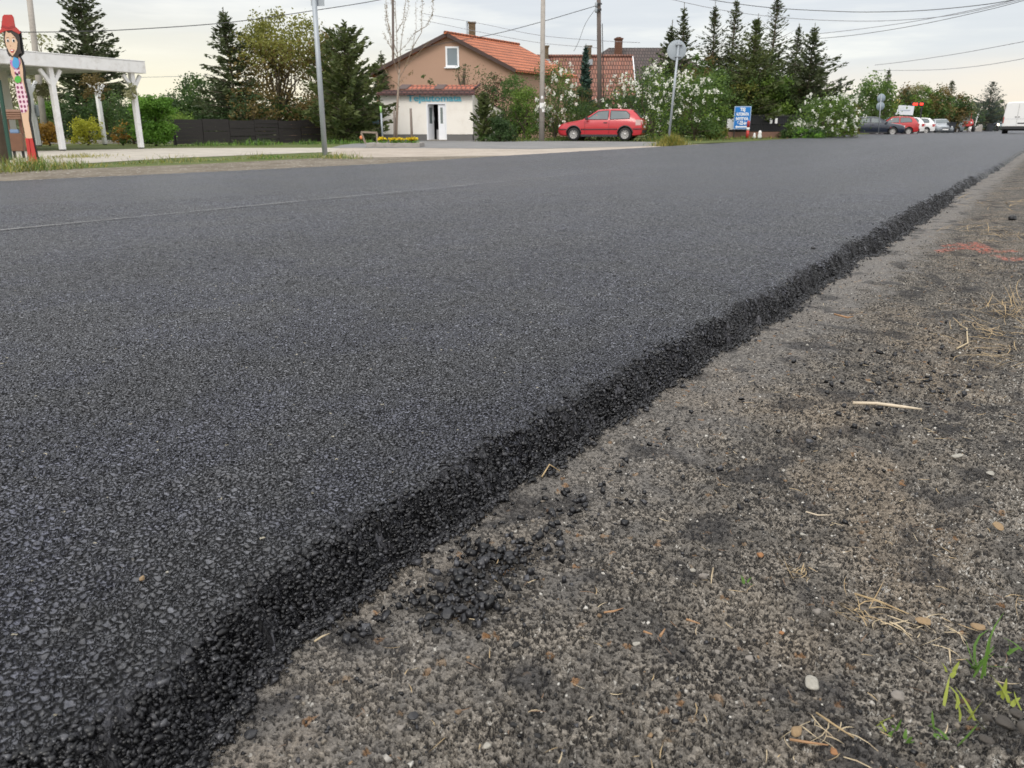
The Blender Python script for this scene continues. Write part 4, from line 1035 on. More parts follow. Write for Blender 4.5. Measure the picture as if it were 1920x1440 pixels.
grass_strip('verge_grass', 'mown grass before the black fence and blue sign', [(1290, 264), (1370, 260.5), (1450, 258.5), (1540, 255), (1620, 250.5)], 3600, .22, .9, [LM['mid'], LM['ygreen'], LM['dryy'], LM['bright']], w=.04)
grass_strip('far_verge_grass', 'yellowish grass strip right of the parked cars', [(1790, 246), (1830, 244.5), (1850, 243.6)], 2200, .35, 1.6, [LM['dryy'], LM['ygreen'], LM['mid']], w=.09)
mb = MB()
for _ in range(1500):
    a = random.uniform(0, 6.28); rr_ = abs(random.gauss(0, .36)); blade(mb, (math.cos(a) * rr_, math.sin(a) * rr_ * .8, 0), random.uniform(0, 6.28), random.uniform(.8, 1.5), .52 * random.uniform(.5, 1.15) * max(.35, 1 - rr_ * .8), .016, random.uniform(.2, .9), 4, random.choice([0, 0, 0, 1, 2]))
o = mb.build('ornamental_grass', [LM['dryy'], LM['ygreen'], LM['mid']], recalc=False); o.location = W(1260, gdist(274)); tag(o, 'yellowish clump of tall grass at the foot of the round sign', 'grass clump')
# ================================================================== left side structures
M_WHITE = pm('white painted timber', (.72, .72, .72), .6, .10, 5, .003, 50, dirt=(.50, .48, .45)); M_WHITE2 = pm('white render', (.74, .71, .66), .8, .06, 2, .003, 90, dirt=(.62, .58, .52))
M_FENCE = pm('dark stained boards', (.020, .016, .016), .6, .4, 3, .003, 50, stretch=(.4, 1, 6)); M_DKMETAL = pm('black metal', (.018, .018, .02), .5, .2, 6)
M_GALV = pm('galvanised steel', (.32, .35, .38), .5, .15, 7, metal=.35); M_CPOLE = pm('pole concrete', (.34, .31, .28), .85, .18, 5, .004, 60, dirt=(.22, .20, .18)); M_WPOLE = pm('tarred timber pole', (.10, .08, .07), .85, .3, 5, .005, 30, stretch=(1, 1, .2))
M_WOODB = pm('brown varnished wood', (.16, .075, .042), .55, .3, 8, .003, 40); M_GREENM = pm('dark green paint', (.010, .055, .038), .4, .2, 8)
M_REDP = pm('red paint', (.44, .030, .026), .5, .22, 5, dirt=(.30, .05, .04)); M_BLACK = pm('black paint', (.012, .012, .013), .5, .1, 8); M_PAPER = pm('white paper', (.72, .72, .72), .7, .05, 10)

# pergola: two posts on the road side, one behind, aligned with the road
pA = ground(118, 282.5); pB = ground(265, 278.5); pC = ground(197, 271.5)
ax = (pB - pA).normalized(); nx = Vector((-ax.y, ax.x, 0)); az = math.atan2(ax.y, ax.x); LAB = (pB - pA).length
pg = thing('pergola', 'white timber pergola with braced posts and a heavy roof beam', 'pergola', pA, az)
def loc(p): d = p - pA; return (d.dot(ax), d.dot(nx), d.z)
zt = zof(124.5, gdist(282.5)) - GZ
cx_, cy_, _ = loc(pC)
for (x, y) in [(0, 0), (LAB, 0), (cx_, cy_), (cx_ - LAB, cy_), (-LAB, 0)]:
    hp = zt - .02
    mb = MB(); w_ = .068
    mb.box(x - w_, x + w_, y - w_, y + w_, .03, hp); o = mb.build('post', M_WHITE, pg, bevel=.012)
    MB().box(x - .055, x + .055, y - .055, y + .055, 0, .03).build('foot', M_DKMETAL, o)
    for s in (-1, 1):
        b_ = MB(); b_.bar((x + s * .05, y, hp - .42), (x + s * .30, y, hp - .06), .075, .10); b_.build('brace', M_WHITE, o, bevel=.008)
    b_ = MB(); b_.bar((x, y + .05, hp - .42), (x, y + .36, hp - .06), .075, .10); b_.build('brace', M_WHITE, o, bevel=.008)
x0, x1 = -LAB - 1.5, LAB + .42
MB().box(x0, x1, -.16, .10, zt - .02, zt + .31).build('beam', M_WHITE, pg, bevel=.015)
MB().box(x0, x1, cy_ - .10, cy_ + .14, zt - .02, zt + .30).build('beam', M_WHITE, pg, bevel=.015)
mb = MB()
for k in range(9):
    x = x0 + .3 + (x1 - x0 - .6) * k / 8; mb.box(x - .05, x + .05, -.157 + .26, cy_ - .103, zt + .05, zt + .22)
mb.build('rafters', M_WHITE, pg)
MB().box(x0, x1 + .01, -.17, cy_ + .2, zt + .313, zt + .34).build('roof', M_WHITE, pg, bevel=.01)

# kiosk standing under and behind the pergola at the left frame edge
D = 26; p = W(12, D); kz = thing('kiosk', 'small white kiosk with a framed window at the left frame edge', 'kiosk', p, YAW)
k = mpp(D); hz = zof(128, D) - GZ
MB().box(-2.4, 14 * k, 0, .35, 0, hz).build('wall', M_WHITE2, kz, bevel=.01)
MB().box(-2.6, 16 * k, -.25, .5, hz + .002, hz + .12).build('roof', M_WHITE, kz)
wf = MB(); zz0, zz1 = zof(262, D) - GZ, zof(162, D) - GZ; xl_, xr_ = -14 * k, 5 * k
wf.box(xl_, xr_, -.05, -.002, zz1 - .07, zz1).box(xr_ - .07, xr_, -.05, -.002, zz0, zz1 - .07).box(xl_, xl_ + .07, -.05, -.002, zz0, zz1 - .07); wf = wf.build('window', M_WHITE, kz)
M_GLASS = pm('dark window glass', (.05, .07, .07), .06, .3, 3, spec=.7)
MB().box(xl_ + .07, xr_ - .07, -.02, -.003, zz0, zz1 - .07).build('pane', M_GLASS, wf)
mb = MB(); mb.lathe([(.13, -.012), (.13, .012)], (3 * k, -.07, zof(167, D) - GZ), 'y', 20); mb.build('sign', M_PAPER, kz)
mb = MB(); zb_ = zof(140, D) - GZ; mb.box(-8 * k, 5 * k, -.10, -.06, zb_ - .02, zb_ + .05).box(-2 * k, 3 * k, -.10, -.06, zb_ - .19, zb_ - .02); mb.build('bracket', M_WOODB, kz)

# dark green frame stand cut by the left frame edge
D = gdist(300); p = W(20, D); gf = thing('frame_stand', 'dark green metal frame stand cut by the left frame edge', 'metal stand', p, YAW); k = mpp(D)
def rl(px, py, dy=0.): q_ = at(px, py, D) - p; return (q_.dot(RT), q_.dot(FW) + dy, q_.z)
MB().bar(rl(21, 302), rl(-2, 150), .05).build('post', M_GREENM, gf); MB().bar(rl(9, 298, .1), rl(-8, 200, .1), .04).build('post', M_GREENM, gf)
mb = MB(); mb.bar(rl(-40, 256), rl(13, 256), .03).bar(rl(-40, 292), rl(18, 298), .03)
for c_, rr_ in [((-2, 281), 13), ((7, 275), 6), ((-12, 272), 9)]:
    mb.tube([rl(c_[0] + rr_ * math.cos(t), c_[1] + rr_ * .9 * math.sin(t), .05) for t in np.linspace(0, 5.6, 16)], .008, 5)
mb.build('scrollwork', M_GREENM, gf)

# wooden wishing well
D = gdist(296); p = W(38, D); ww = thing('wishing_well', 'small brown wooden wishing well with a shingled roof', 'wishing well', p, YAW + .35); k = mpp(D)
mb = MB(); zb0, zb1 = zof(283, D) - GZ, zof(250, D) - GZ; xw = 12 * k
mb.prism([(-xw * .8, zb0), (xw * .8, zb0), (xw, zb1), (-xw, zb1)], -xw, xw); mb.build('tub', M_WOODB, ww, bevel=.01)
for s in (-1, 1):
    MB().box(s * xw * .9 - .03, s * xw * .9 + .03, -.03, .03, zb1, zof(220, D) - GZ).build('post', M_WOODB, ww)
    MB().box(s * xw * .6 - .025, s * xw * .6 + .025, -xw * .6, -xw * .6 + .05, 0, zb0).build('leg', M_BLACK, ww)
zr0, zr1 = zof(221, D) - GZ, zof(204, D) - GZ; mb = MB()
for s in (-1, 1):
    for j in range(4):
        a0, a1 = j / 4, (j + 1) / 4 + .05
        mb.bar((-xw * 1.25, s * xw * 1.15 * (1 - a0), zr0 + (zr1 - zr0) * a0), (xw * 1.25, s * xw * 1.15 * (1 - a0), zr0 + (zr1 - zr0) * a0), .10, .02, up=(0, s * .6, 1))
mb.prism([(0, 0), (.001, 0), (.001, .001)], 0, .001)
mb.build('roof', pm('brown shingles', (.17, .09, .055), .7, .3, 9), ww)
MB().box(-xw * .7, xw * .5, -xw * .5, xw * .5, zb1, zb1 + .08).build('lining', pm('blue cloth', (.18, .27, .42), .8, .2, 9), ww, bevel=.02)

# painted cutout figure: flat board on the verge
D = gdist(311, -.12); p = W(60, D, -.125); fg = thing('painted_cutout', 'tall flat painted board of a woman with red hat and red boots', 'cutout board', p, YAW)
def lp(pts): return [((lambda q_: (q_.dot(RT), q_.z))(at(x, y, D) - p)) for x, y in pts]
def flat(name, pts, y0, mat, parent=fg, th=.004):
    return MB().prism(lp(pts), y0 - th, y0).build(name, mat, parent)
def ell(cx, cy, rx, ry, n=14): return [(cx + rx * math.cos(2 * math.pi * i / n), cy + ry * math.sin(2 * math.pi * i / n)) for i in range(n)]
M_SKIN = pm('painted skin tone', (.62, .42, .29), .5, .04, 5); M_HAIR = pm('painted dark hair', (.035, .025, .022), .5, .2, 9); M_PINKD = dotted_mat('pink dress with dark dots', (.70, .52, .58), (.22, .03, .10), 17.)
back = [(9, 60), (38, 58), (41, 80), (44, 100), (38, 106), (43, 116), (46, 130), (47, 150), (51, 168), (55, 185), (57, 205), (57, 225), (61, 245), (65, 270), (73, 303), (71, 308), (55, 311), (50, 270), (44, 240), (37, 205), (31, 165), (22, 140), (18, 118), (22, 108), (12, 96)]
MB().prism(lp([(x + .2, y) for x, y in back]), .002, .028).build('board', M_BLACK, fg)
flat('body', [(21, 110), (26, 103), (34, 104), (40, 113), (43, 130), (44, 150), (48, 168), (52, 185), (54, 205), (54, 225), (58, 245), (61, 261), (49, 261), (44, 235), (40, 212), (37, 200), (33, 185), (30, 165), (29, 155), (22, 140), (19, 125)], 0, M_SKIN)
flat('dress', [(29, 155), (43, 155), (47, 168), (51, 180), (53, 192), (52, 207), (48, 211), (41, 212), (37, 202), (33, 185), (30, 166)], -.005, M_PINKD)
flat('dress_top', [(26, 128), (37, 128), (38, 140), (36, 152), (32, 152), (29, 142)], -.005, M_PINKD)
flat('scarf', [(19, 112), (30, 116), (38, 110), (39, 118), (33, 131), (28, 129), (22, 124)], -.0095, pm('pink violet scarf', (.45, .18, .42), .6, .15, 12))
flat('scarf_bow', [(27, 106), (33, 105), (37, 117), (36, 126), (31, 129), (25, 124), (24, 117)], -.014, pm('blue scarf', (.06, .30, .55), .6, .15, 12))
flat('bag', ell(34.5, 149, 6.2, 6.8), -.014, pm('green apple bag', (.07, .38, .05), .5, .1, 9)); flat('bag_clasp', ell(33, 139.5, 2.6, 2), -.014, M_BLACK)
hd = flat('hair', [(9, 55), (36, 56), (39, 75), (40, 92), (43, 100), (38, 101), (34, 109), (26, 106), (19, 106), (15, 100), (16, 95), (9, 80), (8, 68)], -.019, M_HAIR)
fc = flat('face', [(13, 58), (17, 62), (22, 62), (30, 70), (34.5, 79), (33.5, 92), (29, 101), (25, 105.5), (19, 98), (13, 85), (11, 72)], -.024, M_SKIN)
for cx0 in (16.6, 27.5):
    e_ = flat('eye', ell(cx0, 76.3, 2.7, 3.2), -.0285, M_PAPER, fc); flat('pupil', ell(cx0 + .4, 76.6, 1.6, 2.4), -.033, M_BLACK, fc)
    flat('eyebrow', [(cx0 - 3, 71.5), (cx0, 70), (cx0 + 3, 71.5), (cx0, 71)], -.0285, M_HAIR, fc)
flat('mouth', [(20.6, 92.5), (29, 93.4), (27, 98.5), (24, 99), (22, 97)], -.0285, M_REDP, fc); flat('teeth', [(21.8, 93.3), (28, 94), (26.6, 96), (23, 96)], -.033, M_PAPER, fc)
flat('nose', [(20.5, 84), (23, 86.5), (20.5, 87)], -.0285, pm('nose shade', (.48, .28, .18), .5), fc)
ht = flat('hat', [(7, 31), (10, 28), (24, 28), (27.5, 33), (30.5, 50), (36, 55), (41, 61.5), (38, 64), (24, 57), (12, 58), (1, 64), (-1, 60), (4.5, 55), (5.5, 45)], -.024, M_REDP, th=.012)
flat('hat_band', [(5.6, 47), (18, 51), (30.3, 48), (30.8, 51), (18, 55), (5, 51.5)], -.037, pm('dark red band', (.30, .02, .02), .5), ht, .003)
for pts in ([(48, 259), (54.5, 259.5), (57.5, 280), (60, 306), (57, 310), (51.5, 310), (50.5, 303), (54, 300), (50.5, 275)], [(55.6, 259.5), (61.5, 259), (64.5, 272), (70.5, 302), (69, 306.5), (62, 308.5), (61, 296), (58.4, 280)]):
    flat('boot', pts, -.005, M_REDP, th=.010)

# low border, small box, dark fence
p0, p1 = ground(62, 270.8), ground(322, 268.6)
mb = MB(); d_ = p1 - p0; n_ = Vector((-d_.y, d_.x, 0)).normalized(); mb.add([p0, p1, p1 + n_ * .18, p0 + n_ * .18] + [q_ + Vector((0, 0, .14)) for q_ in (p0, p1, p1 + n_ * .18, p0 + n_ * .18)], [(0, 3, 2, 1), (4, 5, 6, 7), (0, 1, 5, 4), (1, 2, 6, 5), (2, 3, 7, 6), (3, 0, 4, 7)])
tag(mb.build('border_kerb', M_KERB, bevel=.01), 'low concrete border edging the shrub bed behind the pergola', 'border')
p = W(76, 29); bx = thing('meter_box', 'small pale grey meter box on a post by the left timber pole', 'meter box', p, YAW)
MB().box(-.03, .03, 0, .06, 0, 1.0).build('post', M_DKMETAL, bx); MB().box(-.10, .10, -.03, .12, .98, 1.36).build('casing', M_GALV, bx, bevel=.02)
M_POLY = pm('smoked cover', (.18, .2, .22), .2, .1, 5); MB().box(-.06, .06, -.038, -.031, 1.08, 1.25).build('cover', M_POLY, bx)
# plank fence: runs of boards with gaps, in short sections
fa, fb = ground(331, 271.5), ground(606, 266.5); fd = fb - fa; Lf = fd.length; faz = math.atan2(fd.y, fd.x)
fn = thing('plank_fence', 'low dark brown horizontal plank fence left of the grey pole', 'fence', fa, faz)
hF = zof(226, gdist(266.5)) - GZ - .02; nsec = 6
for i in range(nsec):
    x0_, x1_ = Lf * i / nsec, Lf * (i + 1) / nsec; mb = MB(); dz = random.uniform(-.05, .03)
    nb = 6
    for j in range(nb):
        z0 = hF * j / nb + .03 + dz; gap = .02 if random.random() < .3 else .004
        mb.box(x0_ + .01, x1_ - .01, random.uniform(-.012, .012), .03, z0, z0 + hF / nb - gap)
    mb.build('board_panel', M_FENCE, fn)
    MB().box(x0_ - .05, x0_ + .05, .035, .12, -.02, hF + dz).build('post', M_FENCE, fn)
p = W(707, gdist(266)); ds = thing('gate_panel', 'short dark board panel with a blue letter box beside the shop', 'gate', p, YAW)
MB().box(-.28, .28, 0, .05, 0, 1.15).build('panel', M_FENCE, ds); mb = MB(); mb.box(-.16, .12, -.14, -.002, .72, 1.0); mb.build('letter_box', pm('blue grey enamel', (.10, .20, .27), .4), ds, bevel=.02)
p = W(718, gdist(267.5)); gp = thing('marker_post', 'thin pale marker post with a green top at the left shop corner', 'post', p, YAW); D = gdist(267.5)
z1 = zof(199, D) - GZ; mb = MB(); mb.tube([(0, 0, 0), (-.02, 0, z1 * .82)], .04, 8); mb.build('shaft', M_GALV, gp); mb = MB(); mb.tube([(-.02, 0, z1 * .82), (-.03, 0, z1)], .045, 8); mb.build('top', pm('light green plastic', (.25, .48, .12), .5), gp)
D = gdist(269.5); p = W(694, D); k = mpp(D); br = thing('barrier_frame', 'low wooden barrier frame left of the shop', 'barrier', p, YAW)
for s in (-1, 1): mb = MB(); mb.bar((s * 14 * k + (.12 if s < 0 else 0), 0, 0), (s * 13.5 * k - (.05 if s < 0 else 0), 0, 20 * k), .07); mb.build('leg', M_BARKL, br)
mb = MB(); mb.bar((-16 * k, 0, 21 * k), (14 * k, 0, 20 * k), .07); mb.build('top_rail', M_BARKL, br)
mb = MB(); mb.lathe([(.02, -.03), (.06, 0), (.055, .07), (.02, .12)], (-16 * k, -.06, 9 * k)); mb.build('lamp', pm('orange plastic', (.6, .2, .08), .4), br)

# ------------------------------------------------------------------ poles and wires
def pole(name, label, cat, px_b, py_b, px_t, py_t, D, r0, r1, mat, extra=.0, group=None):
    b_ = W(px_b, D); t_ = at(px_t, py_t, D); o = thing(name, label, cat, b_, YAW, group)
    d_ = Vector(((t_ - b_).dot(RT), (t_ - b_).dot(FW), (t_ - b_).z)); mb = MB(); mb.tube([(0, 0, -.05), tuple(d_ * .5), tuple(d_ * (1 + extra))], [r0, (r0 + r1) / 2, r1], 12); mb.build('shaft', mat, o)
    return o, d_
D = gdist(262)
pole('utility_pole', 'grey brown utility pole standing behind the left end of the pergola', 'pole', 86, 250, 52, -30, 34, .125, .10, M_CPOLE, .15)
cp, d_ = pole('concrete_pole', 'grey concrete pole right of the shop with white notices on it', 'pole', 1015.5, 264.5, 1018.5, -20, gdist(264.5), .135, .09, M_CPOLE, .25)
Dp = gdist(264.5)
for (y0, y1, w_, dx) in [(193, 203, .26, 0), (204, 210, .16, .04), (180, 185, .1, 0)]:
    z0, z1 = zof(y1, Dp) - GZ, zof(y0, Dp) - GZ; rr_ = .135 - .045 * z0 / d_.z * .8 + .004
    n = 7; vs = []; a0, a1 = -math.pi / 2 - w_ / .26 * 1.0, -math.pi / 2 + w_ / .26 * 1.0
    for i in range(n):
        a = a0 + (a1 - a0) * i / (n - 1); vs += [(rr_ * math.cos(a) + d_.x * z0 / d_.z + dx, rr_ * math.sin(a), z0), (rr_ * math.cos(a) + d_.x * z1 / d_.z + dx, rr_ * math.sin(a), z1)]
    MB().add(vs, [(2 * i, 2 * i + 2, 2 * i + 3, 2 * i + 1) for i in range(n - 1)], 0, True).build('notice', M_PAPER, cp, False)
wp, d2 = pole('timber_pole', 'dark timber pole with brackets behind the red car', 'pole', 1125, 262, 1122.5, -12, 43.5, .125, .10, M_WPOLE, .1)
mb = MB(); f_ = lambda px, py, dy=-.16: tuple(Vector(((at(px, py, 43.5) - W(1125, 43.5)).dot(RT), dy, (at(px, py, 43.5) - W(1125, 43.5)).z)))
mb.tube([f_(1128.5, 45), f_(1130, 110), f_(1131, 210)], .022, 6); mb.build('conduit', M_DKMETAL, wp)
mb = MB(); mb.bar(f_(1117, 8), f_(1128, 8), .07).bar(f_(1115, 19), f_(1127, 19), .09); mb.build('bracket', M_DKMETAL, wp)
for py in (10, 20): mb = MB(); mb.lathe([(.03, -.12), (.075, -.06), (.05, 0), (.075, .06), (.03, .12)], f_(1117, py, -.2)); mb.build('insulator', M_GALV, wp)
pole('slim_pole', 'thin dark pole behind the bare young tree', 'pole', 738, 262, 736.5, -20, 52, .075, .07, M_WPOLE, .1)
D = gdist(291.5, GZ); sp_, d3 = pole('grey_pole', 'leaning grey steel pole with a small plate at the top frame edge', 'pole', 609.5, 291.5, 588, -14, D, .062, .055, M_GALV, .08)
q_ = at(594, 1, D) - W(609.5, D); MB().box(q_.dot(RT) - 12 * mpp(D), q_.dot(RT) + 12 * mpp(D), .06, .075, q_.z - .10, q_.z + .55).build('plate', M_GALV, sp_)
# round sign seen from behind
D = gdist(270); b_ = W(1253, D); t_ = at(1273, 78, D); rs = thing('round_sign', 'round traffic sign on a leaning grey post, seen from behind', 'traffic sign', b_, YAW)
v_ = t_ - b_; dl = Vector((v_.dot(RT), 0, v_.z)); mb = MB(); mb.tube([(0, 0, 0), tuple(dl * 1.005)], .045, 10); mb.build('post', M_GALV, rs)
c_ = at(1269.5, 94, D) - b_; c_ = Vector((c_.dot(RT), .07, c_.z)); rad = 17.5 * mpp(D)
mb = MB(); mb.lathe([(.001, .0), (rad - .02, .0), (rad, .012), (rad, -.004), (rad - .02, -.012), (.001, -.012)], c_, 'y', 32); mb.build('disc', pm('sign back grey', (.30, .335, .37), .6, .12, 4, metal=.1), rs)
mb = MB(); mb.bar((c_.x + .05, .045, c_.z - rad * .9), (c_.x + .09, .045, c_.z + rad * .7), .035, .02); mb.build('rib', M_DKMETAL, rs)
for dz in (-.22, .2): mb = MB(); mb.box(dl.x * .9 - .1, dl.x * .9 + .16, -.055, .055, c_.z + dz - .02, c_.z + dz + .02); mb.build('clamp', M_GALV, rs)

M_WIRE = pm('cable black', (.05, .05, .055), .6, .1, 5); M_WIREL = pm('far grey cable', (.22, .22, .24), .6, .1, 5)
GW = 'overhead cables'
for pts, rad, m_, lab in [
    ([(-40, 61, 30), (0, 60.5, 30), (130, 59.5, 31), (250, 55, 32), (430, 42, 34), (600, 18, 36), (700, 2, 38), (760, -12, 39)], .016, M_WIRE, 'thick cable sagging from the left edge up past the grey pole'),
    ([(1117, 11, 43.4), (1080, 22, 43.8), (1015, 41, 44.5), (930, 63, 46), (850, 78, 48), (760, 94, 49)], .016, M_WIRE, 'cable dropping from the timber pole toward the brown house'),
    ([(790, 25, 50), (900, 44, 48), (1010, 66, 46), (1122, 76, 43.6), (1200, 80, 44)], .012, M_WIREL, 'upper thin wire crossing behind the chimney'),
    ([(785, 36, 50), (900, 60, 48), (1010, 80, 46), (1122, 90, 43.6)], .012, M_WIREL, 'lower thin wire crossing behind the chimney'),
    ([(1115, 19, 43.4), (1098, 44, 44), (1085, 78, 45), (1076, 96, 46)], .012, M_WIREL, 'short drop wire left of the timber pole'),
    ([(1300, -12, 42), (1330, -1, 42), (1440, 14, 42), (1560, 21, 41), (1640, 22.5, 40), (1740, 19, 38), (1850, 8, 36), (1930, -6, 34)], .016, M_WIRE, 'thickest cable sagging across the top right sky'),
    ([(1250, -3, 46), (1360, 20, 46), (1480, 34, 45), (1600, 39.5, 44), (1700, 37, 42), (1800, 26, 40), (1930, -4, 37)], .014, M_WIREL, 'thin cable below the thickest one in the top right sky'),
    ([(1505, 66, 60), (1600, 56, 58), (1720, 39, 55), (1850, 13, 50), (1930, -8, 47)], .018, M_WIREL, 'upper straight cable rising to the top right corner'),
    ([(1505, 74.5, 58), (1600, 66, 56), (1720, 47, 52), (1850, 19, 48), (1930, -2, 45)], .016, M_WIRE, 'lower straight cable rising to the top right corner'),
    ([(1640, 122, 110), (1700, 115, 105), (1800, 100, 95), (1930, 76, 85)], .03, M_WIREL, 'faint cable above the far trees'),
    ([(1640, 132, 120), (1750, 131, 112), (1840, 123, 100), (1930, 108, 90)], .03, M_WIREL, 'faint lower cable above the lone far spruce'),
    ([(265, 145, 60), (340, 143, 60), (440, 139, 60)], .015, M_WIREL, 'faint wire between the big spruce and the slim spruce')]:
    P_ = [at(*p) for p in pts]; P2_ = []
    for i in range(len(P_) - 1):
        a, b2, c2, d4 = P_[max(i - 1, 0)], P_[i], P_[i + 1], P_[min(i + 2, len(P_) - 1)]
        for t in np.linspace(0, 1, 7)[:-1]: P2_.append(.5 * ((2 * b2) + (c2 - a) * t + (2 * a - 5 * b2 + 4 * c2 - d4) * t ** 2 + (3 * b2 - a - 3 * c2 + d4) * t ** 3))
    P2_.append(P_[-1]); c0 = P2_[0].copy()
    mb = MB(); mb.tube([q_ - c0 for q_ in P2_], rad, 5); o = mb.build('overhead_cable', m_, recalc=False); o.location = c0; tag(o, lab, 'cable', GW)
# ================================================================== houses
def text_mesh(name, s, size, mat, parent, loc, ext=.006, width=None, bold=0., align='CENTER', shear=0.):
    cu = bpy.data.curves.new(name, 'FONT'); cu.body = s; cu.size = size; cu.extrude = ext; cu.offset = bold; cu.align_x = align; cu.shear = shear
    to = bpy.data.objects.new('tmp_text', cu); COL.objects.link(to)
    me = bpy.data.meshes.new_from_object(to.evaluated_get(bpy.context.evaluated_depsgraph_get())); bpy.data.objects.remove(to); bpy.data.curves.remove(cu)
    xs = [v.co.x for v in me.vertices]; w0 = max(xs) - min(xs); sx = (width / w0) if width else 1.
    for v in me.vertices: v.co = Vector((v.co.x * sx, -v.co.z, v.co.y))
    me.materials.clear(); me.materials.append(mat); me.name = name
    o = link(name, me, parent); o.location = loc
    return o
M_PLINTH = pm('grey plinth', (.15, .145, .14), .85, .12, 4, .003, 60); M_SHOPW = pm('cream shop render', (.80, .76, .70), .85, .04, 1.5, dirt=(.70, .65, .58))
M_PVC = pm('white plastic frame', (.78, .79, .82), .4, .04, 5); M_TILEO = roof_mat('bright orange tiles', (.36, .095, .045), (.43, .12, .055), .22, .2, moss=None); M_TILED = roof_mat('weathered dark red tiles', (.10, .032, .027), (.075, .034, .03), .25, .12)
D = 41.; k = mpp(D); p = W(801, D); sh = thing('shop', 'small cream milk shop with tiled parapet and open white door', 'shop', p, YAW)
lx = lambda px: (W(px, D) - p).dot(RT)
lz = lambda py: zof(py, D) - GZ
xl_, xr_ = lx(716.5), lx(887); zt_ = lz(176.5); dxa, dxb = lx(801), lx(838); zd = lz(192.5); dep = 4.2
mb = MB(); mb.box(xl_, dxa, 0, .25, .30, zt_).box(dxb, xr_, 0, .25, .30, zt_).box(dxa, dxb, 0, .25, zd, zt_).box(xl_, xl_ + .2, .25, dep, .30, zt_).box(xr_ - .2, xr_, .25, dep, .30, zt_).box(xl_ + .2, xr_ - .2, dep - .2, dep, .30, zt_).box(xl_, xr_, .002, dep, zt_, zt_ + .05); mb.build('wall', M_SHOPW, sh)
mb = MB(); mb.box(xl_ + .01, dxa, .02, dep, .0, .30).box(dxb, xr_ - .02, .02, dep, 0, .30); mb.build('plinth', M_PLINTH, sh)
MB().box(dxa, dxb, -.25, dep - .3, 0.02, .045).build('floor', M_CONC, sh)
MB().box(dxa + .15, dxb, 2.2, 2.25, .05, zd).build('dim_backing', pm('dim interior', (.05, .045, .05), .8), sh)  # dark panel whose colour stands in for the dimness inside the door
# parapet tiles and little pent roof
mb = MB(); za, zb_ = lz(176), lz(168.5); mb.add([(xl_ - .12, -.28, za - .02), (xr_ + .12, -.28, za - .02), (xr_ + .12, -.02, zb_), (xl_ - .12, -.02, zb_), (xl_ - .12, -.28, za - .07), (xr_ + .12, -.28, za - .07), (xr_ + .12, .2, zb_ - .04), (xl_ - .12, .2, zb_ - .04)], [(0, 1, 2, 3), (4, 7, 6, 5), (0, 4, 5, 1), (1, 5, 6, 2), (2, 6, 7, 3), (3, 7, 4, 0)]); mb.build('parapet', M_TILED, sh)
zc = lz(154); mb = MB(); x0_, x1_ = lx(748), lx(892)
mb.add([(x0_, .3, zb_ + .02), (x1_ - .08, .3, zb_ + .02), (x1_ + .12, 2.6, zc), (x0_, 2.6, zc)], [(0, 1, 2, 3)]); rf = mb.build('roof', M_TILEO, sh)
mb = MB()
for (a, b_) in [(746, 764), (815, 832)]: mb.add([(lx(a), .36, zb_ + .06), (lx(b_), .36, zb_ + .06), (lx(b_) + .05, 2.5, zc + .02), (lx(a), 2.5, zc + .02)], [(0, 1, 2, 3)])
mb.build('patch', pm('dark felt patch', (.09, .06, .055), .9, .3, 4), rf)
mb = MB(); mb.tube([(x1_ - .08, .28, zb_ + .04), (x1_ + .13, 2.62, zc + .03)], .05, 6); mb.build('verge_tile', M_TILED, rf)
# door: left leaf swung inward, right leaf fixed
dr = MB(); dr.box(dxa, dxa + .07, -.01, .24, .04, zd).box(dxb - .06, dxb, -.01, .24, .04, zd).box(dxa + .07, dxb - .06, -.01, .24, zd - .07, zd); dr = dr.build('door_frame', M_PVC, sh)
def leaf(x, w_, ang, name):
    e = MB(); e.box(0, w_, 0, .05, .05, .80).box(0, .10, 0, .05, .80, zd - .09).box(w_ - .10, w_, 0, .05, .80, zd - .09).box(.10, w_ - .10, 0, .05, zd - .22, zd - .09)
    o = e.build(name, M_PVC, sh); o.location = (x, .06, 0); o.rotation_euler = (0, 0, ang)
    MB().box(.10, w_ - .10, .02, .03, .80, zd - .22).build('pane', pm('grey green glass', (.16, .19, .19), .1, .2, 2, spec=.6), o)
    return o
xm = lx(822.5); lf = leaf(dxa + .08, xm - dxa - .08, 1.05, 'door'); leaf(xm + .01, dxb - .07 - xm - .01, 0, 'door')
mb = MB(); mb.box(.42, .46, -.06, -.001, .95, 1.10); mb.build('handle', M_GALV, lf)
mb = MB(); mb.box(lx(816), lx(822), .9, 1.2, .05, .52); mb.build('bin', M_PVC, sh)
mb = MB(); mb.box(lx(827) - .07, lx(827) + .07, -.16, -.002, lz(179.5), lz(177.2)); mb.build('lamp', M_GALV, sh, bevel=.01)
# lettering along the wall
M_LET = pm('turquoise letters', (.10, .46, .58), .5, .1, 9); M_LETB = pm('pale blue letter edge', (.42, .62, .70), .5, .05, 9)
x0_, x1_ = lx(766), lx(867)
text_mesh('lettering', 'Tejautomata', .40, M_LETB, sh, ((x0_ + x1_) / 2, -.012, lz(189.3) - .01), .008, x1_ - x0_, .022)
text_mesh('lettering', 'Tejautomata', .40, M_LET, sh, ((x0_ + x1_) / 2, -.032, lz(189.3)), .008, x1_ - x0_ - .03, .004)
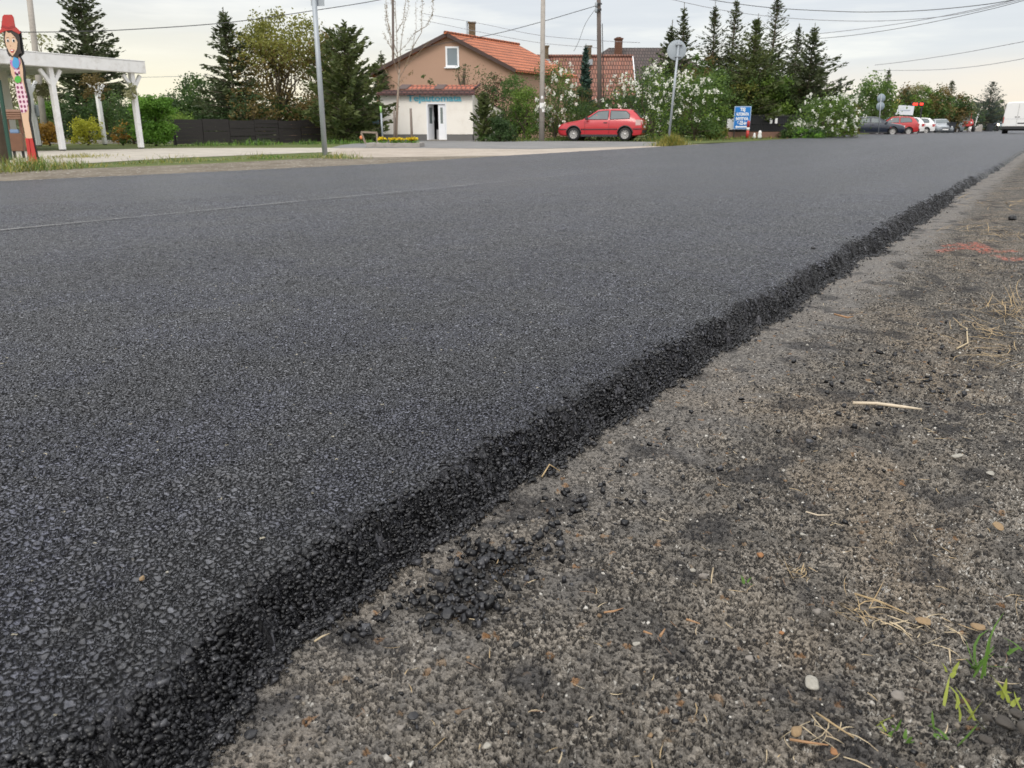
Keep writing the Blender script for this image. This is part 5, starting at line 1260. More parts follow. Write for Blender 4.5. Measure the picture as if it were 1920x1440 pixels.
# low lean-to wall and railings right of the shop
p = W(917, 43.5); lw = thing('garden_wall', 'low white wall with a sloping top right of the shop', 'wall', p, YAW); lx2 = lambda px: (W(px, 43.5) - p).dot(RT); lz2 = lambda py: zof(py, 43.5) - GZ
MB().prism([(lx2(888), 0), (lx2(944), 0), (lx2(944), lz2(208)), (lx2(888), lz2(176))], 0, .2).build('wall', M_SHOPW, lw); mb = MB(); mb.bar((lx2(887), .1, lz2(175.5)), (lx2(945), .1, lz2(207.5)), .3, .06); mb.build('coping', M_TILED, lw)
def railing(name, label, pxa, pxb, D_a, D_b, ytop, ybot, n, mat, base=None, rails=2):
    a, b_ = W(pxa, D_a), W(pxb, D_b); d_ = b_ - a; L = d_.length; o = thing(name, label, 'fence', a, math.atan2(d_.y, d_.x))
    z1 = zof(ytop, D_a) - GZ; z0 = zof(ybot, D_a) - GZ
    mb = MB()
    for i in range(n + 1): x = L * i / n; mb.box(x - .012, x + .012, -.012, .012, z0, z1 + .06)
    mb.build('bars', mat, o)
    for j in range(rails): z = z0 + .08 + (z1 - z0 - .12) * j / max(1, rails - 1); MB().box(0, L, -.022, .022, z - .02, z + .02).build('rail', mat, o)
    if base: MB().box(-.05, L + .05, -.1, .1, 0, z0 + .02).build('base_wall', base, o)
    return o
railing('metal_railing', 'black metal railing between the shop and the bushes', 889, 948, 41.6, 42.2, 216, 248, 16, M_DKMETAL, M_KERB)
rl_ = railing('metal_railing', 'long black metal garden fence behind the blue sign', 1335, 1500, 50, 51.5, 216, 248, 52, M_DKMETAL, pm('reddish brick base', (.20, .11, .08), .85, .3, 9), 3)
M_BSCR = pm('black privacy screen', (.016, .017, .02), .7, .2, 5); MB().box(.0, 5.0, .03, .04, .42, 1.25).build('screen', M_BSCR, rl_)
MB().box(.90, 1.30, -.05, -.03, .50, 1.12).build('notice_board', M_PAPER, rl_)
for x in (3.75, 4.1): MB().box(x, x + .16, -.05, -.03, .85, 1.15).build('notice', M_PAPER, rl_)

def xform(D, px): p = W(px, D); return p, (lambda x: (W(x, D) - p).dot(RT)), (lambda y: zof(y, D) - GZ)
# brown gable house, ridge running away to the right
M_BROWN = pm('brown render', (.40, .255, .185), .9, .06, 1.2); D = 50.; p, lx, lz = xform(D, 848); hs = thing('brown_house', 'brown rendered gable house with orange tiled roof and a white window', 'house', p, YAW)
zp, zl, zr_ = lz(63), lz(141), lz(131); xa, xb = lx(699), lx(973); rd = Vector((.52, .85, 0)).normalized(); Lh = 7.2
xw0, xw1 = xa + .35, xb - .35
def gz(x): return zp + (zl - zp) * (x / xa) if x < 0 else zp + (zr_ - zp) * (x / xb)
MB().add([(xw0, 0, 0), (xw1, 0, 0), (xw1, 0, gz(xw1) - .12), (0, 0, zp - .12), (xw0, 0, gz(xw0) - .12)] + [(x + rd.x * Lh, rd.y * Lh, z) for x, z in ((xw0, 0), (xw1, 0), (xw1, gz(xw1) - .12), (0, zp - .12), (xw0, gz(xw0) - .12))], [(0, 1, 2, 3, 4), (9, 8, 7, 6, 5), (0, 5, 6, 1), (1, 6, 7, 2), (4, 9, 5, 0)]).build('wall', M_BROWN, hs)
M_TRO = roof_mat('orange roof tiles', (.50, .155, .07), (.53, .17, .08), .22, .2, axis=(1, 2))
e_ = Vector((-rd.x * .35, -rd.y * .35, 0)); mb = MB()
A = Vector((0, 0, zp)) + e_; Bp = Vector((xb, 0, zr_)) + e_; A2 = A + rd * (Lh + .7); B2 = Bp + rd * (Lh + .7); La = Vector((xa, 0, zl)) + e_; L2 = La + rd * (Lh + .7); th = Vector((0, 0, -.12))
mb.add([A, Bp, B2, A2, A + th, Bp + th, B2 + th, A2 + th], [(0, 1, 2, 3), (7, 6, 5, 4), (0, 4, 5, 1), (1, 5, 6, 2), (2, 6, 7, 3)]); mb.add([A, A2, L2, La, A + th, A2 + th, L2 + th, La + th], [(0, 1, 2, 3), (7, 6, 5, 4), (3, 7, 4, 0), (2, 6, 7, 3), (1, 5, 6, 2)]); rf = mb.build('roof', M_TRO, hs)
M_DKWOOD = pm('dark barge board', (.06, .035, .03), .7, .2, 6); mb = MB(); mb.bar(La + e_ * .08 + th * .6, A + e_ * .08 + th * .6, .05, .2).bar(A + e_ * .08 + th * .6, Bp + e_ * .08 + th * .6, .05, .2); mb.build('barge_board', M_DKWOOD, rf)
mb = MB()
for t in np.linspace(0, 1, 22): c = A.lerp(A2, t); mb.tube([c - rd * .17 + Vector((0, 0, .02)), c + rd * .17 + Vector((0, 0, .035))], .09, 6)
mb.build('ridge_tiles', M_TRO, rf)
ch_p = lambda px, py, DD: Vector(((at(px, py, DD) - p).dot(RT), DD - D, (at(px, py, DD) - p).z))
M_BRICKC = roof_mat('yellow chimney brick', (.36, .26, .14), (.42, .30, .17), .25, .07); M_BRICKR = roof_mat('red chimney brick', (.36, .15, .08), (.30, .13, .08), .25, .07)
c = ch_p(885, 44, 53.5); mb = MB(); mb.box(c.x - .2, c.x + .2, c.y - .2, c.y + .2, c.z - 2.0, c.z).box(c.x - .24, c.x + .24, c.y - .24, c.y + .24, c.z, c.z + .08); ch = mb.build('chimney', M_BRICKC, hs)
mb = MB(); mb.tube([(c.x - .30, c.y - .1, c.z - 1.8), (c.x - .30, c.y - .1, c.z + .12)], .06, 8); mb.build('flue', M_GALV, ch)
wx0, wx1, wz0, wz1 = lx(839), lx(863.5), lz(126), lz(87)
mb = MB(); mb.box(wx0, wx0 + .1, -.03, -.002, wz0, wz1).box(wx1 - .1, wx1, -.03, -.002, wz0, wz1).box(wx0 + .1, wx1 - .1, -.03, -.002, wz0, wz0 + .1).box(wx0 + .1, wx1 - .1, -.03, -.002, wz1 - .1, wz1); wf = mb.build('window', M_PVC, hs)
MB().box(wx0 + .1, wx1 - .1, -.012, -.003, wz0 + .1, wz1 - .1).build('pane', pm('grey roller blind glass', (.17, .21, .24), .15, .12, 1.5, spec=.6), wf); MB().box(wx0 - .08, wx1 + .04, -.12, -.031, wz0 - .06, wz0).build('sill', M_PVC, wf)
# red tiled house
D = 58.; p, lx, lz = xform(D, 1085); h2 = thing('red_roof_house', 'long low house with weathered red tiled roof and two chimneys', 'house', p, YAW)
zrg, zev = lz(98), lz(200); xL, xR = lx(940), lx(1192); M_RT = roof_mat('weathered red tiles', (.29, .125, .085), (.21, .10, .075), .19, .30, axis=(0, 2), moss=(.15, .12, .09))
mb = MB(); mb.box(xL + .3, xR - .35, .9, 6.0, 0, zev + .1); mb.add([(xR - .35, .9, zev), (xR - .35, 6.0, zev), (xR - .35, 3.4, zrg - .1)], [(0, 1, 2)]); mb.build('wall', M_SHOPW, h2)
mb = MB(); mb.add([(xL, 0, zev), (xR, 0, zev), (xR, 3.4, zrg), (xL, 3.4, zrg), (xL, 6.8, zev), (xR, 6.8, zev)], [(0, 1, 2, 3), (3, 2, 5, 4)]); rf = mb.build('roof', M_RT, h2)
mb = MB(); mb.tube([(xL, 3.4, zrg + .02), (xR + .05, 3.4, zrg + .02)], .12, 8); mb.build('ridge_tiles', M_RT, rf)
mb = MB(); mb.bar((xR + .02, -.05, zev), (xR + .02, 3.4, zrg), .06, .2); mb.build('barge_board', M_PVC, rf)
for px, y0, y1, m_ in ((1024, 106, 81, M_BRICKC), (1105.5, 106, 81, M_BRICKC)):
    x = lx(px); mb = MB(); mb.box(x - .2, x + .2, 2.6, 3.0, lz(y0), lz(y1)).box(x - .25, x + .25, 2.55, 3.05, lz(y1), lz(y1) + .1); c_ = mb.build('chimney', m_, h2); MB().box(x - .28, x + .28, 2.42, 2.59, lz(y0) - .35, lz(y0) + .02).build('flashing', M_GALV, c_)
# dark roofed house
D = 74.; p, lx, lz = xform(D, 1200); h3 = thing('dark_roof_house', 'farther house with a dark brown hipped roof and red chimney', 'house', p, YAW)
zrg, zev = lz(79), lz(150); M_DT = roof_mat('dark brown tiles', (.085, .06, .055), (.06, .048, .045), .25, .3)
mb = MB(); mb.box(lx(1080), lx(1310), 1.0, 9, 0, zev); mb.build('wall', M_SHOPW, h3)
mb = MB(); xa, xb, ra, rb = lx(1050), lx(1345), lx(1148), lx(1268)
mb.add([(xa, 0, zev), (xb, 0, zev), (rb, 5, zrg), (ra, 5, zrg), (xa, 10, zev), (xb, 10, zev)], [(0, 1, 2, 3), (1, 5, 2), (0, 3, 4), (3, 2, 5, 4)]); mb.build('roof', M_DT, h3)
x = lx(1163); mb = MB(); mb.box(x - .32, x + .32, 3.4, 4.0, lz(98), lz(66)).box(x - .38, x + .38, 3.34, 4.06, lz(66), lz(66) + .12).box(x - .2, x + .2, 3.5, 3.9, lz(66) + .12, lz(61)); mb.build('chimney', M_BRICKR, h3)
# orange roof peeping through the trees
D = 60.; p, lx, lz = xform(D, 588); h4 = thing('hidden_house', 'house with orange roof half hidden behind the trees left of the pole', 'house', p, YAW)
MB().box(lx(540), lx(640), .4, 6, 0, lz(200)).build('wall', M_BROWN, h4)
mb = MB(); mb.add([(lx(548), 0, lz(216)), (lx(640), 0, lz(216)), (lx(622), 3, lz(174)), (lx(584), 3, lz(174)), (lx(548), 6, lz(216)), (lx(640), 6, lz(216))], [(0, 1, 2, 3), (0, 3, 4), (1, 5, 2), (3, 2, 5, 4)]); mb.build('roof', M_TILEO, h4)

# ------------------------------------------------------------------ signs
M_SIGNB = pm('sign blue', (.010, .17, .52), .4, .06, 5); M_SIGNT = pm('sign white lettering', (.75, .77, .80), .5, .03, 5); M_SIGNE = pm('sign frame pale blue', (.32, .42, .58), .5, .05, 5)
D = gdist(259.5); p, lx, lz = xform(D, 1388.5); sg = thing('blue_sign', 'blue milk vending sign board with white lettering and arrow', 'sign', p, YAW)
SH = (lx(1405) - lx(1401.5)) ; zb_, zt_ = lz(242.5), lz(199.2); w_ = (lx(1403) - lx(1371.5)) / 2
# the board leans to the right, as on the photo
lean = math.atan2(lx(1374.8) - lx(1370.2), zt_ - zb_)
bd = MB(); bd.box(-w_, w_, 0, .03, zb_, zt_); bd = bd.build('board', M_SIGNE, sg, bevel=.008); MB().box(-w_ + .05, w_ - .05, -.006, -.001, zb_ + .05, zt_ - .05).build('panel', M_SIGNB, bd)
Hs = zt_ - zb_
for s, fz, wd, hh in (('TEJ', .80, .34, .18), ('AUTOMATA', .60, .84, .17), ('NYITVA', .40, .80, .17), ('6-22-ig', .205, .62, .20)):
    t_ = text_mesh('lettering', s, hh * 1.36, M_SIGNT, bd, (-.01, -.012, zb_ + fz * Hs), .003, wd * 2 * w_ * .92, .012)
mb = MB(); z_ = zb_ + .11 * Hs; mb.prism([(-w_ * .78, z_), (-w_ * .56, z_ + .09), (-w_ * .56, z_ + .04), (w_ * .74, z_ + .04), (w_ * .74, z_ - .04), (-w_ * .56, z_ - .04), (-w_ * .56, z_ - .09)], -.014, -.008); mb.build('arrow', M_SIGNT, bd)
for s in (-1, 1): MB().box(s * w_ * .8 - .025, s * w_ * .8 + .025, .032, .08, 0, zt_ - .1).build('post', M_DKMETAL, sg)
for o in sg.children: pass
sg.rotation_euler = (0, 0, YAW)
D = gdist(260); p = W(1401, D); bl = thing('bollard', 'red and white striped bollard at the right of the blue sign', 'bollard', p, YAW); bl.rotation_euler = (0, 0, YAW)
zt_ = zof(226, D) - GZ; mb = MB(); mb.lathe([(.085, 0), (.085, zt_ * .46)], n=16); mb.build('lower_sleeve', M_REDP, bl); mb = MB(); mb.lathe([(.087, zt_ * .46), (.087, zt_ * .62)], n=16); mb.build('white_band', M_PAPER, bl)
mb = MB(); mb.lathe([(.085, zt_ * .62), (.085, zt_ * .9), (.06, zt_ * .98), (.001, zt_)], n=16); mb.build('cap', M_REDP, bl)
for px, s in ((1414, .7), (1424, 1.)):
    p = W(px, 48.5); o_ = thing('garden_figure', 'small white garden ornament, %s one by the black fence' % ('smaller left' if s < 1 else 'larger right'), 'ornament', p, YAW, 'white garden ornaments'); mb = MB(); mb.lathe([(.01, 0), (.12 * s, .02), (.13 * s, .12), (.09 * s, .28 * s), (.10 * s, .34 * s), (.06 * s, .44 * s), (.001, .46 * s)], n=12); mb.build('figure', M_WHITE, o_)
    mb = MB(); mb.box(-.14 * s, .14 * s, -.1, .1, -.02, .02); mb.build('base', M_BLACK, o_)
mb = MB(); r_ = np.random.default_rng(5); n = 22
mb.lathe([(.95, 0), (.8, .10), (.5, .17), (.2, .20), (.001, .2)], n=20)
for i, v in enumerate(mb.v): mb.v[i] = (v[0] * (1 + .15 * math.sin(i * 1.7)), v[1] * (.6 + .1 * math.sin(i)), v[2] * (1 + .3 * math.sin(i * 2.3)))
o = mb.build('asphalt_heap', pm('black asphalt heap', (.014, .014, .016), .6, .4, 9, .02, 12)); o.location = W(1574, gdist(255.5)); o.rotation_euler = (0, 0, YAW); tag(o, 'low heap of black asphalt left beside the road under the lilac', 'heap')

def round_back(px, py, rad_px, D, y0): c = at(px, py, D); return c
D = 60.; p = W(1647, D, GZ); ds2 = thing('double_sign', 'two round traffic signs one above the other, seen from behind', 'traffic sign', p, YAW)
f2 = lambda px, py, dy=0: (lambda q_: Vector((q_.dot(RT), dy, q_.z)))(at(px, py, D) - p)
mb = MB(); mb.tube([f2(1647, 249), f2(1652.5, 177)], .035, 8); mb.build('post', M_GALV, ds2)
for (px, py) in ((1653, 184), (1651.5, 199)):
    mb = MB(); mb.lathe([(.001, 0), (7.7 * mpp(D), 0), (7.8 * mpp(D), .012), (.001, .014)], f2(px, py, .05), 'y', 28); mb.build('disc', pm('weathered sign back', (.22, .27, .31), .5, .1, 4), ds2)
D = 86.; p = W(1680, D); ov = thing('oval_sign', 'tilted oval yellow and white sign on a post before the dark tree', 'sign', p, YAW)
c_ = (at(1681.5, 191.5, D) - p); cz = c_.z; mb = MB(); mb.lathe([(.001, -.04), (.30, -.04), (.30, .04), (.001, .04)], (0, 0, 0), 'y', 24); o = mb.build('plate', pm('yellow sign face', (.55, .42, .12), .5, .3, 3), ov); o.location = (c_.dot(RT), -.06, cz); o.rotation_euler = (0, -.7, 0); o.scale = (1.15, 1, .72)
mb = MB(); mb.box(-.26, .26, -.055, -.042, -.07, .03); mb.build('band', M_BLACK, o)
MB().box(c_.dot(RT) - .03, c_.dot(RT) + .03, .0, .06, 0, cz).build('post', M_DKMETAL, ov)
p = W(1671, 80.); sq = thing('white_sign', 'small white sign with a black bracket mark left of the billboard', 'sign', p, YAW); f3 = lambda px, py: (lambda q_: Vector((q_.dot(RT), 0, q_.z)))(at(px, py, 80.) - p)
a, b_ = f3(1666, 207), f3(1676, 197); MB().box(a.x, b_.x, 0, .05, a.z, b_.z).build('plate', M_PAPER, sq, bevel=.02); MB().box(a.x + .08, b_.x - .1, -.008, -.001, (a.z + b_.z) / 2 - .03, (a.z + b_.z) / 2 + .14).build('mark', M_BLACK, sq); MB().box((a.x + b_.x) / 2 - .03, (a.x + b_.x) / 2 + .03, .052, .1, 0, b_.z - .05).build('post', M_DKMETAL, sq)
D = 84.; p = W(1697, D); bb = thing('billboard', 'slanted white billboard with faint text above the parked cars', 'billboard', p, YAW); f4 = lambda px, py: (lambda q_: (q_.dot(RT), q_.z))(at(px, py, D) - p)
MB().prism([f4(1679, 215), f4(1711, 216), f4(1714.5, 198.5), f4(1686, 197)], -.05, .05).build('panel', pm('billboard white', (.62, .64, .68), .5, .1, 1.5), bb)
t_ = f4(1697, 207.6); MB().box(t_[0] - .55, t_[0] + .5, -.058, -.051, t_[1] - .03, t_[1] + .07).build('text_line', pm('faint grey print', (.34, .38, .45), .6), bb)
MB().box(t_[0] - .6, t_[0] - .5, .052, .12, 0, f4(1690, 200)[1]).build('post', M_DKMETAL, bb); MB().box(t_[0] + .5, t_[0] + .6, .052, .12, 0, f4(1690, 200)[1]).build('post', M_DKMETAL, bb)
D = 82.; p = W(1722, D); led = thing('light_display', 'black box display with two lit red light fields', 'light display', p, YAW); f5 = lambda px, py: (lambda q_: (q_.dot(RT), q_.z))(at(px, py, D) - p)
a, b_ = f5(1709, 198.6), f5(1734, 191.6); MB().box(a[0], b_[0], 0, .2, a[1], b_[1]).build('casing', M_BLACK, led, bevel=.03)
M_LED = pm('lit red field', (.8, .05, .03), .5, .1, 20, emit=(1, .035, .012), es=2.2)
for x0_, x1_ in ((1711.5, 1721), (1724.5, 1731)): a2, b2 = f5(x0_, 197.2), f5(x1_, 193.2); MB().box(a2[0], b2[0], -.03, -.002, a2[1], b2[1]).build('light', M_LED, led, bevel=.02)
MB().box(-.05, .05, .05, .15, 0, a[1]).build('post', M_DKMETAL, led)
p = W(1828, 108.); mk = thing('marker_post', 'slim white marker post before the lone far spruce', 'post', p, YAW); z1 = zof(216, 108.) - GZ; mb = MB(); mb.tube([(-.25, 0, 0), (0, 0, z1)], .05, 8); mb.build('shaft', M_PAPER, mk); MB().box(-.09, .09, -.06, .06, z1, z1 + .15).build('cap', M_PAPER, mk)
p = W(1836, 112.); cb = thing('concrete_block', 'pale grey concrete block beside the slim marker post', 'block', p, YAW); mb = MB(); mb.prism([(-.5, 0), (.35, 0), (.35, .9), (.1, 1.0), (-.1, .75), (-.5, .55)], 0, .7); mb.build('block', M_KERB, cb, bevel=.04)
p = W(1818.5, 104.); rl2 = thing('cable_drum', 'white round drum lying beside the red tractor', 'drum', p, YAW); mb = MB(); mb.lathe([(.001, -.2), (.36, -.2), (.36, .2), (.001, .2)], (0, 0, .36), 'y', 24); mb.build('drum', M_WHITE, rl2); mb = MB(); mb.lathe([(.001, -.21), (.08, -.215), (.08, -.201)], (0, 0, .36), 'y', 12); mb.build('hub', M_DKMETAL, rl2)
M_BINP = pm('black bin plastic', (.02, .024, .03), .5, .2, 4)
def bin_(px, D, h, label):
    b_ = thing('wheelie_bin', label, 'bin', W(px, D), YAW, 'wheelie bins by the roadside'); w_ = h * .30
    mb = MB(); mb.add([(-w_ * .8, -w_ * .8, .05), (w_ * .8, -w_ * .8, .05), (w_ * .8, w_ * .8, .05), (-w_ * .8, w_ * .8, .05), (-w_, -w_, h), (w_, -w_, h), (w_, w_, h), (-w_, w_, h)], [(0, 3, 2, 1), (4, 5, 6, 7), (0, 1, 5, 4), (1, 2, 6, 5), (2, 3, 7, 6), (3, 0, 4, 7)]); mb.build('body', M_BINP, b_, bevel=.02)
    MB().box(-w_ * 1.08, w_ * 1.08, -w_ * 1.15, w_ * 1.08, h + .003, h + .06).build('lid', M_BINP, b_, bevel=.015)
    for s in (-1, 1): mb = MB(); mb.lathe([(.001, -.03), (.1, -.03), (.1, .03), (.001, .03)], (s * w_ * .86, w_ * .75, .1), 'x', 14); mb.build('wheel', M_BLACK, b_)
bin_(1781, 84, 1.05, 'dark wheelie bin right beside the silver saloon'); bin_(1855, 112, 1.05, 'dark wheelie bin far off near the motorcycle')
# far street poles
pole('street_pole', 'far street pole with a cross arm behind the white van', 'pole', 1886, 240, 1883.5, 193, 150, .13, .1, M_CPOLE)
# ================================================================== vehicles
M_TYRE = pm('tyre rubber', (.018, .018, .018), .8, .2, 12); M_RIM = pm('wheel alloy', (.42, .41, .40), .35, .1, 8, metal=.5); M_TRIM = pm('black car trim', (.025, .025, .027), .55, .15, 8)
M_CGLASS = pm('car window glass', (.08, .10, .105), .04, .2, 2, spec=.9); M_LAMPC = pm('clear lamp glass', (.62, .62, .62), .1, .1, 12, spec=.8); M_LAMPR = pm('red lamp glass', (.35, .02, .02), .12, .2, 12, spec=.8)  # window glass base lightened, reflection put into its colour
M_LAMPO = pm('glare pale lamp glass', (.45, .30, .28), .15, .2, 12, spec=.8)  # pale pink base puts the glare into the tail lamp colour
HATCH = dict(st=[ # x, z_bottom, z_belt, z_top, w_sill, w_mid, w_belt, w_top
    (-2.02, .42, .66, .70, .70, .76, .74, .70), (-2.00, .30, .76, .84, .76, .81, .79, .72), (-1.93, .24, .88, .97, .79, .835, .81, .66), (-1.72, .22, .905, 1.20, .80, .845, .82, .62),
    (-1.50, .20, .91, 1.365, .80, .845, .82, .585), (-1.25, .20, .915, 1.40, .80, .845, .82, .585), (-.6, .20, .915, 1.425, .80, .85, .82, .59), (0, .20, .91, 1.40, .80, .85, .82, .585),
    (.16, .20, .91, 1.37, .80, .85, .82, .58), (.45, .20, .905, 1.19, .80, .85, .82, .62), (.86, .20, .89, .95, .80, .845, .815, .70), (1.25, .20, .82, .89, .79, .84, .80, .68), (1.65, .21, .75, .82, .78, .825, .78, .66),
    (1.90, .22, .68, .755, .75, .79, .74, .62), (1.99, .27, .60, .69, .70, .75, .70, .58), (2.03, .36, .54, .60, .64, .69, .64, .54)],
    wheels=(1.24, -1.23), wr=.30, side=[[(.66, .955), (.10, 1.315), (-.40, 1.345), (-.40, .955)], [(-.50, .955), (-.50, 1.345), (-1.22, 1.325), (-1.40, 1.18), (-1.42, .99)]], ws=(.80, .17), rw=(-1.54, -1.90), doors=(.70, -.46), five=False)
SALOON = dict(st=[
    (-2.25, .42, .70, .76, .66, .74, .72, .66), (-2.22, .30, .80, .92, .74, .80, .77, .68), (-2.05, .24, .90, .99, .78, .85, .82, .70), (-1.62, .21, .92, 1.02, .80, .87, .84, .70), (-1.30, .20, .925, 1.22, .80, .87, .84, .62),
    (-.90, .20, .93, 1.38, .80, .875, .84, .58), (-.4, .20, .93, 1.425, .80, .88, .84, .585), (.15, .20, .93, 1.41, .80, .88, .84, .585), (.40, .20, .92, 1.33, .80, .88, .84, .60), (.75, .20, .91, 1.15, .80, .875, .84, .65),
    (1.12, .20, .89, .97, .80, .87, .83, .72), (1.55, .20, .83, .90, .79, .86, .81, .70), (1.95, .21, .76, .83, .77, .83, .78, .66), (2.15, .23, .68, .755, .73, .79, .73, .62), (2.24, .32, .58, .66, .66, .71, .66, .56)],
    wheels=(1.36, -1.28), wr=.315, side=[[(.90, .965), (.36, 1.29), (-.22, 1.345), (-.22, .965)], [(-.30, .965), (-.30, 1.345), (-.86, 1.30), (-1.22, 1.08), (-1.24, .985)]], ws=(1.05, .40), rw=(-.95, -1.55), doors=(.95, -.26), five=True)
def scaled(spec, sx, sz, sw):
    s = dict(spec); s['st'] = [(a * sx, b * sz, c * sz, d * sz, e * sw, f * sw, g * sw, h * sw) for a, b, c, d, e, f, g, h in spec['st']]
    s['wheels'] = tuple(x * sx for x in spec['wheels']); s['side'] = [[(x * sx, z * sz) for x, z in p] for p in spec['side']]
    s['ws'] = tuple(x * sx for x in spec['ws']); s['rw'] = tuple(x * sx for x in spec['rw']); s['doors'] = tuple(x * sx for x in spec['doors']); s['wr'] = spec['wr'] * (sx + sz) / 2
    return s
def car(name, label, spec, paint, pos, heading, group=None, rim=None, trim=True, face=False, tail=None, bump_paint=None):
    st = sorted(spec['st']); root = thing(name, label, 'car', pos, heading, group)
    xs = [s[0] for s in st]
    col = lambda x, i: float(np.interp(x, xs, [s[i] for s in st]))
    vs = []; N = 16
    for (x, zb, zbelt, zt, ws, wm, wb, wt) in st:
        zc = zt - .05 * min(1, (zt - zbelt) / .2)
        half = [(0, zb), (ws * .86, zb), (ws, zb + .05), (wm, zb + (zbelt - zb) * .45), (wm * .995, zb + (zbelt - zb) * .72), (wb, zbelt), (wt + .015, zc), (wt - .08, zt), (0, zt + .015)]
        ring = half + [(-y, z) for y, z in half[-2:0:-1]]
        N = len(ring); vs += [(x, y, z) for y, z in ring]
    fs = []
    for i in range(len(st) - 1):
        for k in range(N): k2 = (k + 1) % N; fs.append((i * N + k, i * N + k2, (i + 1) * N + k2, (i + 1) * N + k))
    fs += [tuple(range(N))[::-1], tuple(range((len(st) - 1) * N, len(st) * N))]
    mb = MB(); mb.add(vs, fs, 0, True); body = mb.build('body', paint, root)
    R = spec['wr']
    # wheel arches cut out of the body
    cut = []
    for wx in spec['wheels']:
        c = MB(); c.lathe([(.001, -2), (R * 1.17, -2), (R * 1.17, 2), (.001, 2)], (wx, 0, R + .02), 'y', 28)
        c.box(wx - R * 1.17, wx + R * 1.17, -2.01, 2.01, -.2, R) if False else None
        co_ = c.build('cutter', M_TRIM); co_.location = (0, 0, 0); cut.append(co_)
        cy = MB(); 
    inner = [(-.52, .52)]
    for c_ in cut:
        md = body.modifiers.new('arch', 'BOOLEAN'); md.object = c_; md.operation = 'DIFFERENCE'; md.solver = 'EXACT'
    ml = body.matrix_world.copy(); pl_ = body.parent; body.parent = None
    bpy.context.view_layer.update()
    me = bpy.data.meshes.new_from_object(body.evaluated_get(bpy.context.evaluated_depsgraph_get()))
    body.modifiers.clear(); body.data = me; body.parent = pl_
    for c_ in cut: bpy.data.objects.remove(c_)
    bm = bmesh.new(); bm.from_mesh(me)
    for f in bm.faces: f.smooth = len(f.verts) <= 4 or abs(f.normal.x) < .9
    for e in bm.edges: e.smooth = not (len(e.link_faces) == 2 and e.calc_face_angle(0) > math.radians(38))
    bm.to_mesh(me); bm.free(); me.materials.clear(); me.materials.append(paint); me.name = 'body'
    MB().box(st[0][0] + .35, st[-1][0] - .3, -.55, .55, .23, .6).build('chassis', M_BLACK, root)
    wsurf = lambda x, z: col(x, 6) + (col(x, 7) + .015 - col(x, 6)) * min(1, max(0, (z - col(x, 2)) / max(.05, col(x, 3) - .05 - col(x, 2))))
    msurf = lambda x, z: float(np.interp(z, [col(x, 1) + .05, col(x, 1) + (col(x, 2) - col(x, 1)) * .45, col(x, 1) + (col(x, 2) - col(x, 1)) * .72, col(x, 2)], [col(x, 4), col(x, 5), col(x, 5) * .995, col(x, 6)]))
    for poly in spec['side']:
        # subdivide the outline so the pane follows the body side
        P2 = []
        for i in range(len(poly)):
            a, b = poly[i], poly[(i + 1) % len(poly)]
            for t in (0, .33, .66): P2.append((a[0] + (b[0] - a[0]) * t, a[1] + (b[1] - a[1]) * t))
        cx = sum(p[0] for p in P2) / len(P2); cz = sum(p[1] for p in P2) / len(P2)
        for s in (-1, 1):
            o = MB(); vv = [(x, s * (wsurf(x, z) + .006), z) for x, z in P2] + [(cx, s * (wsurf(cx, cz) + .008), cz)]
            o.add(vv, [(i, (i + 1) % len(P2), len(P2)) for i in range(len(P2))], 0, True); w_ = o.build('window', M_CGLASS, root)
            fr = MB(); fr.tube([(x, s * (wsurf(x, z) + .006), z) for x, z in P2 + [P2[0]]], .016, 5); fr.build('frame', M_TRIM, w_)
    for nm, (xa, xb) in (('windscreen', spec['ws']), ('rear_window', spec['rw'])):
        o = MB(); vv = []; n = 6
        for i in range(n):
            x = xa + (xb - xa) * i / (n - 1); w_ = col(x, 7) - .07
            sl = -(col(x + .02, 3) - col(x - .02, 3)) / .04; nn = Vector((sl, 0, 1)).normalized() * .012
            for j in range(5):
                y = w_ * (j / 2 - 1); vv.append((x + nn.x, y, col(x, 3) + .015 * (1 - abs(y) / (w_ + .01)) + nn.z))
        o.add(vv, [(i * 5 + j, i * 5 + j + 1, (i + 1) * 5 + j + 1, (i + 1) * 5 + j) for i in range(n - 1) for j in range(4)], 0, True); o.build(nm, M_CGLASS, root)
    xf, xr_ = st[-1][0], st[0][0]
    for wx in spec['wheels']:
        for s in (-1, 1):
            yo = col(wx, 5) - .012; c = (wx, 0, R)
            t = MB(); pr = [(R * .62, yo - .20), (R * .97, yo - .20), (R, yo - .17), (R, yo - .03), (R * .97, yo), (R * .64, yo)]; t.lathe([(r, s * h) for r, h in pr], c, 'y', 32, caps=False); tw = t.build('wheel', M_TYRE, root)
            rm = MB(); pr = [(R * .66, yo - .005), (R * .62, yo - .025), (R * .20, yo - .045), (R * .18, yo - .02), (.001, yo - .02)]; 
            rm.lathe([(R * .67, s * (yo - .001)), (R * .60, s * (yo - .006)), (R * .57, s * (yo - .05)), (R * .3, s * (yo - .055)), (.001, s * (yo - .055))], c, 'y', 32, caps=False)
            rm.lathe([(R * .24, s * (yo - .054)), (R * .22, s * (yo - .012)), (.001, s * (yo - .012))], c, 'y', 20, caps=False)
            for k in range(10):
                a = 6.283 * k / 10; rm.bar((wx + R * .2 * math.cos(a), s * (yo - .03), R + R * .2 * math.sin(a)), (wx + R * .6 * math.cos(a), s * (yo - .022), R + R * .6 * math.sin(a)), .045, .03, up=(0, 1, 0))
            rm.build('rim', rim or M_RIM, tw)
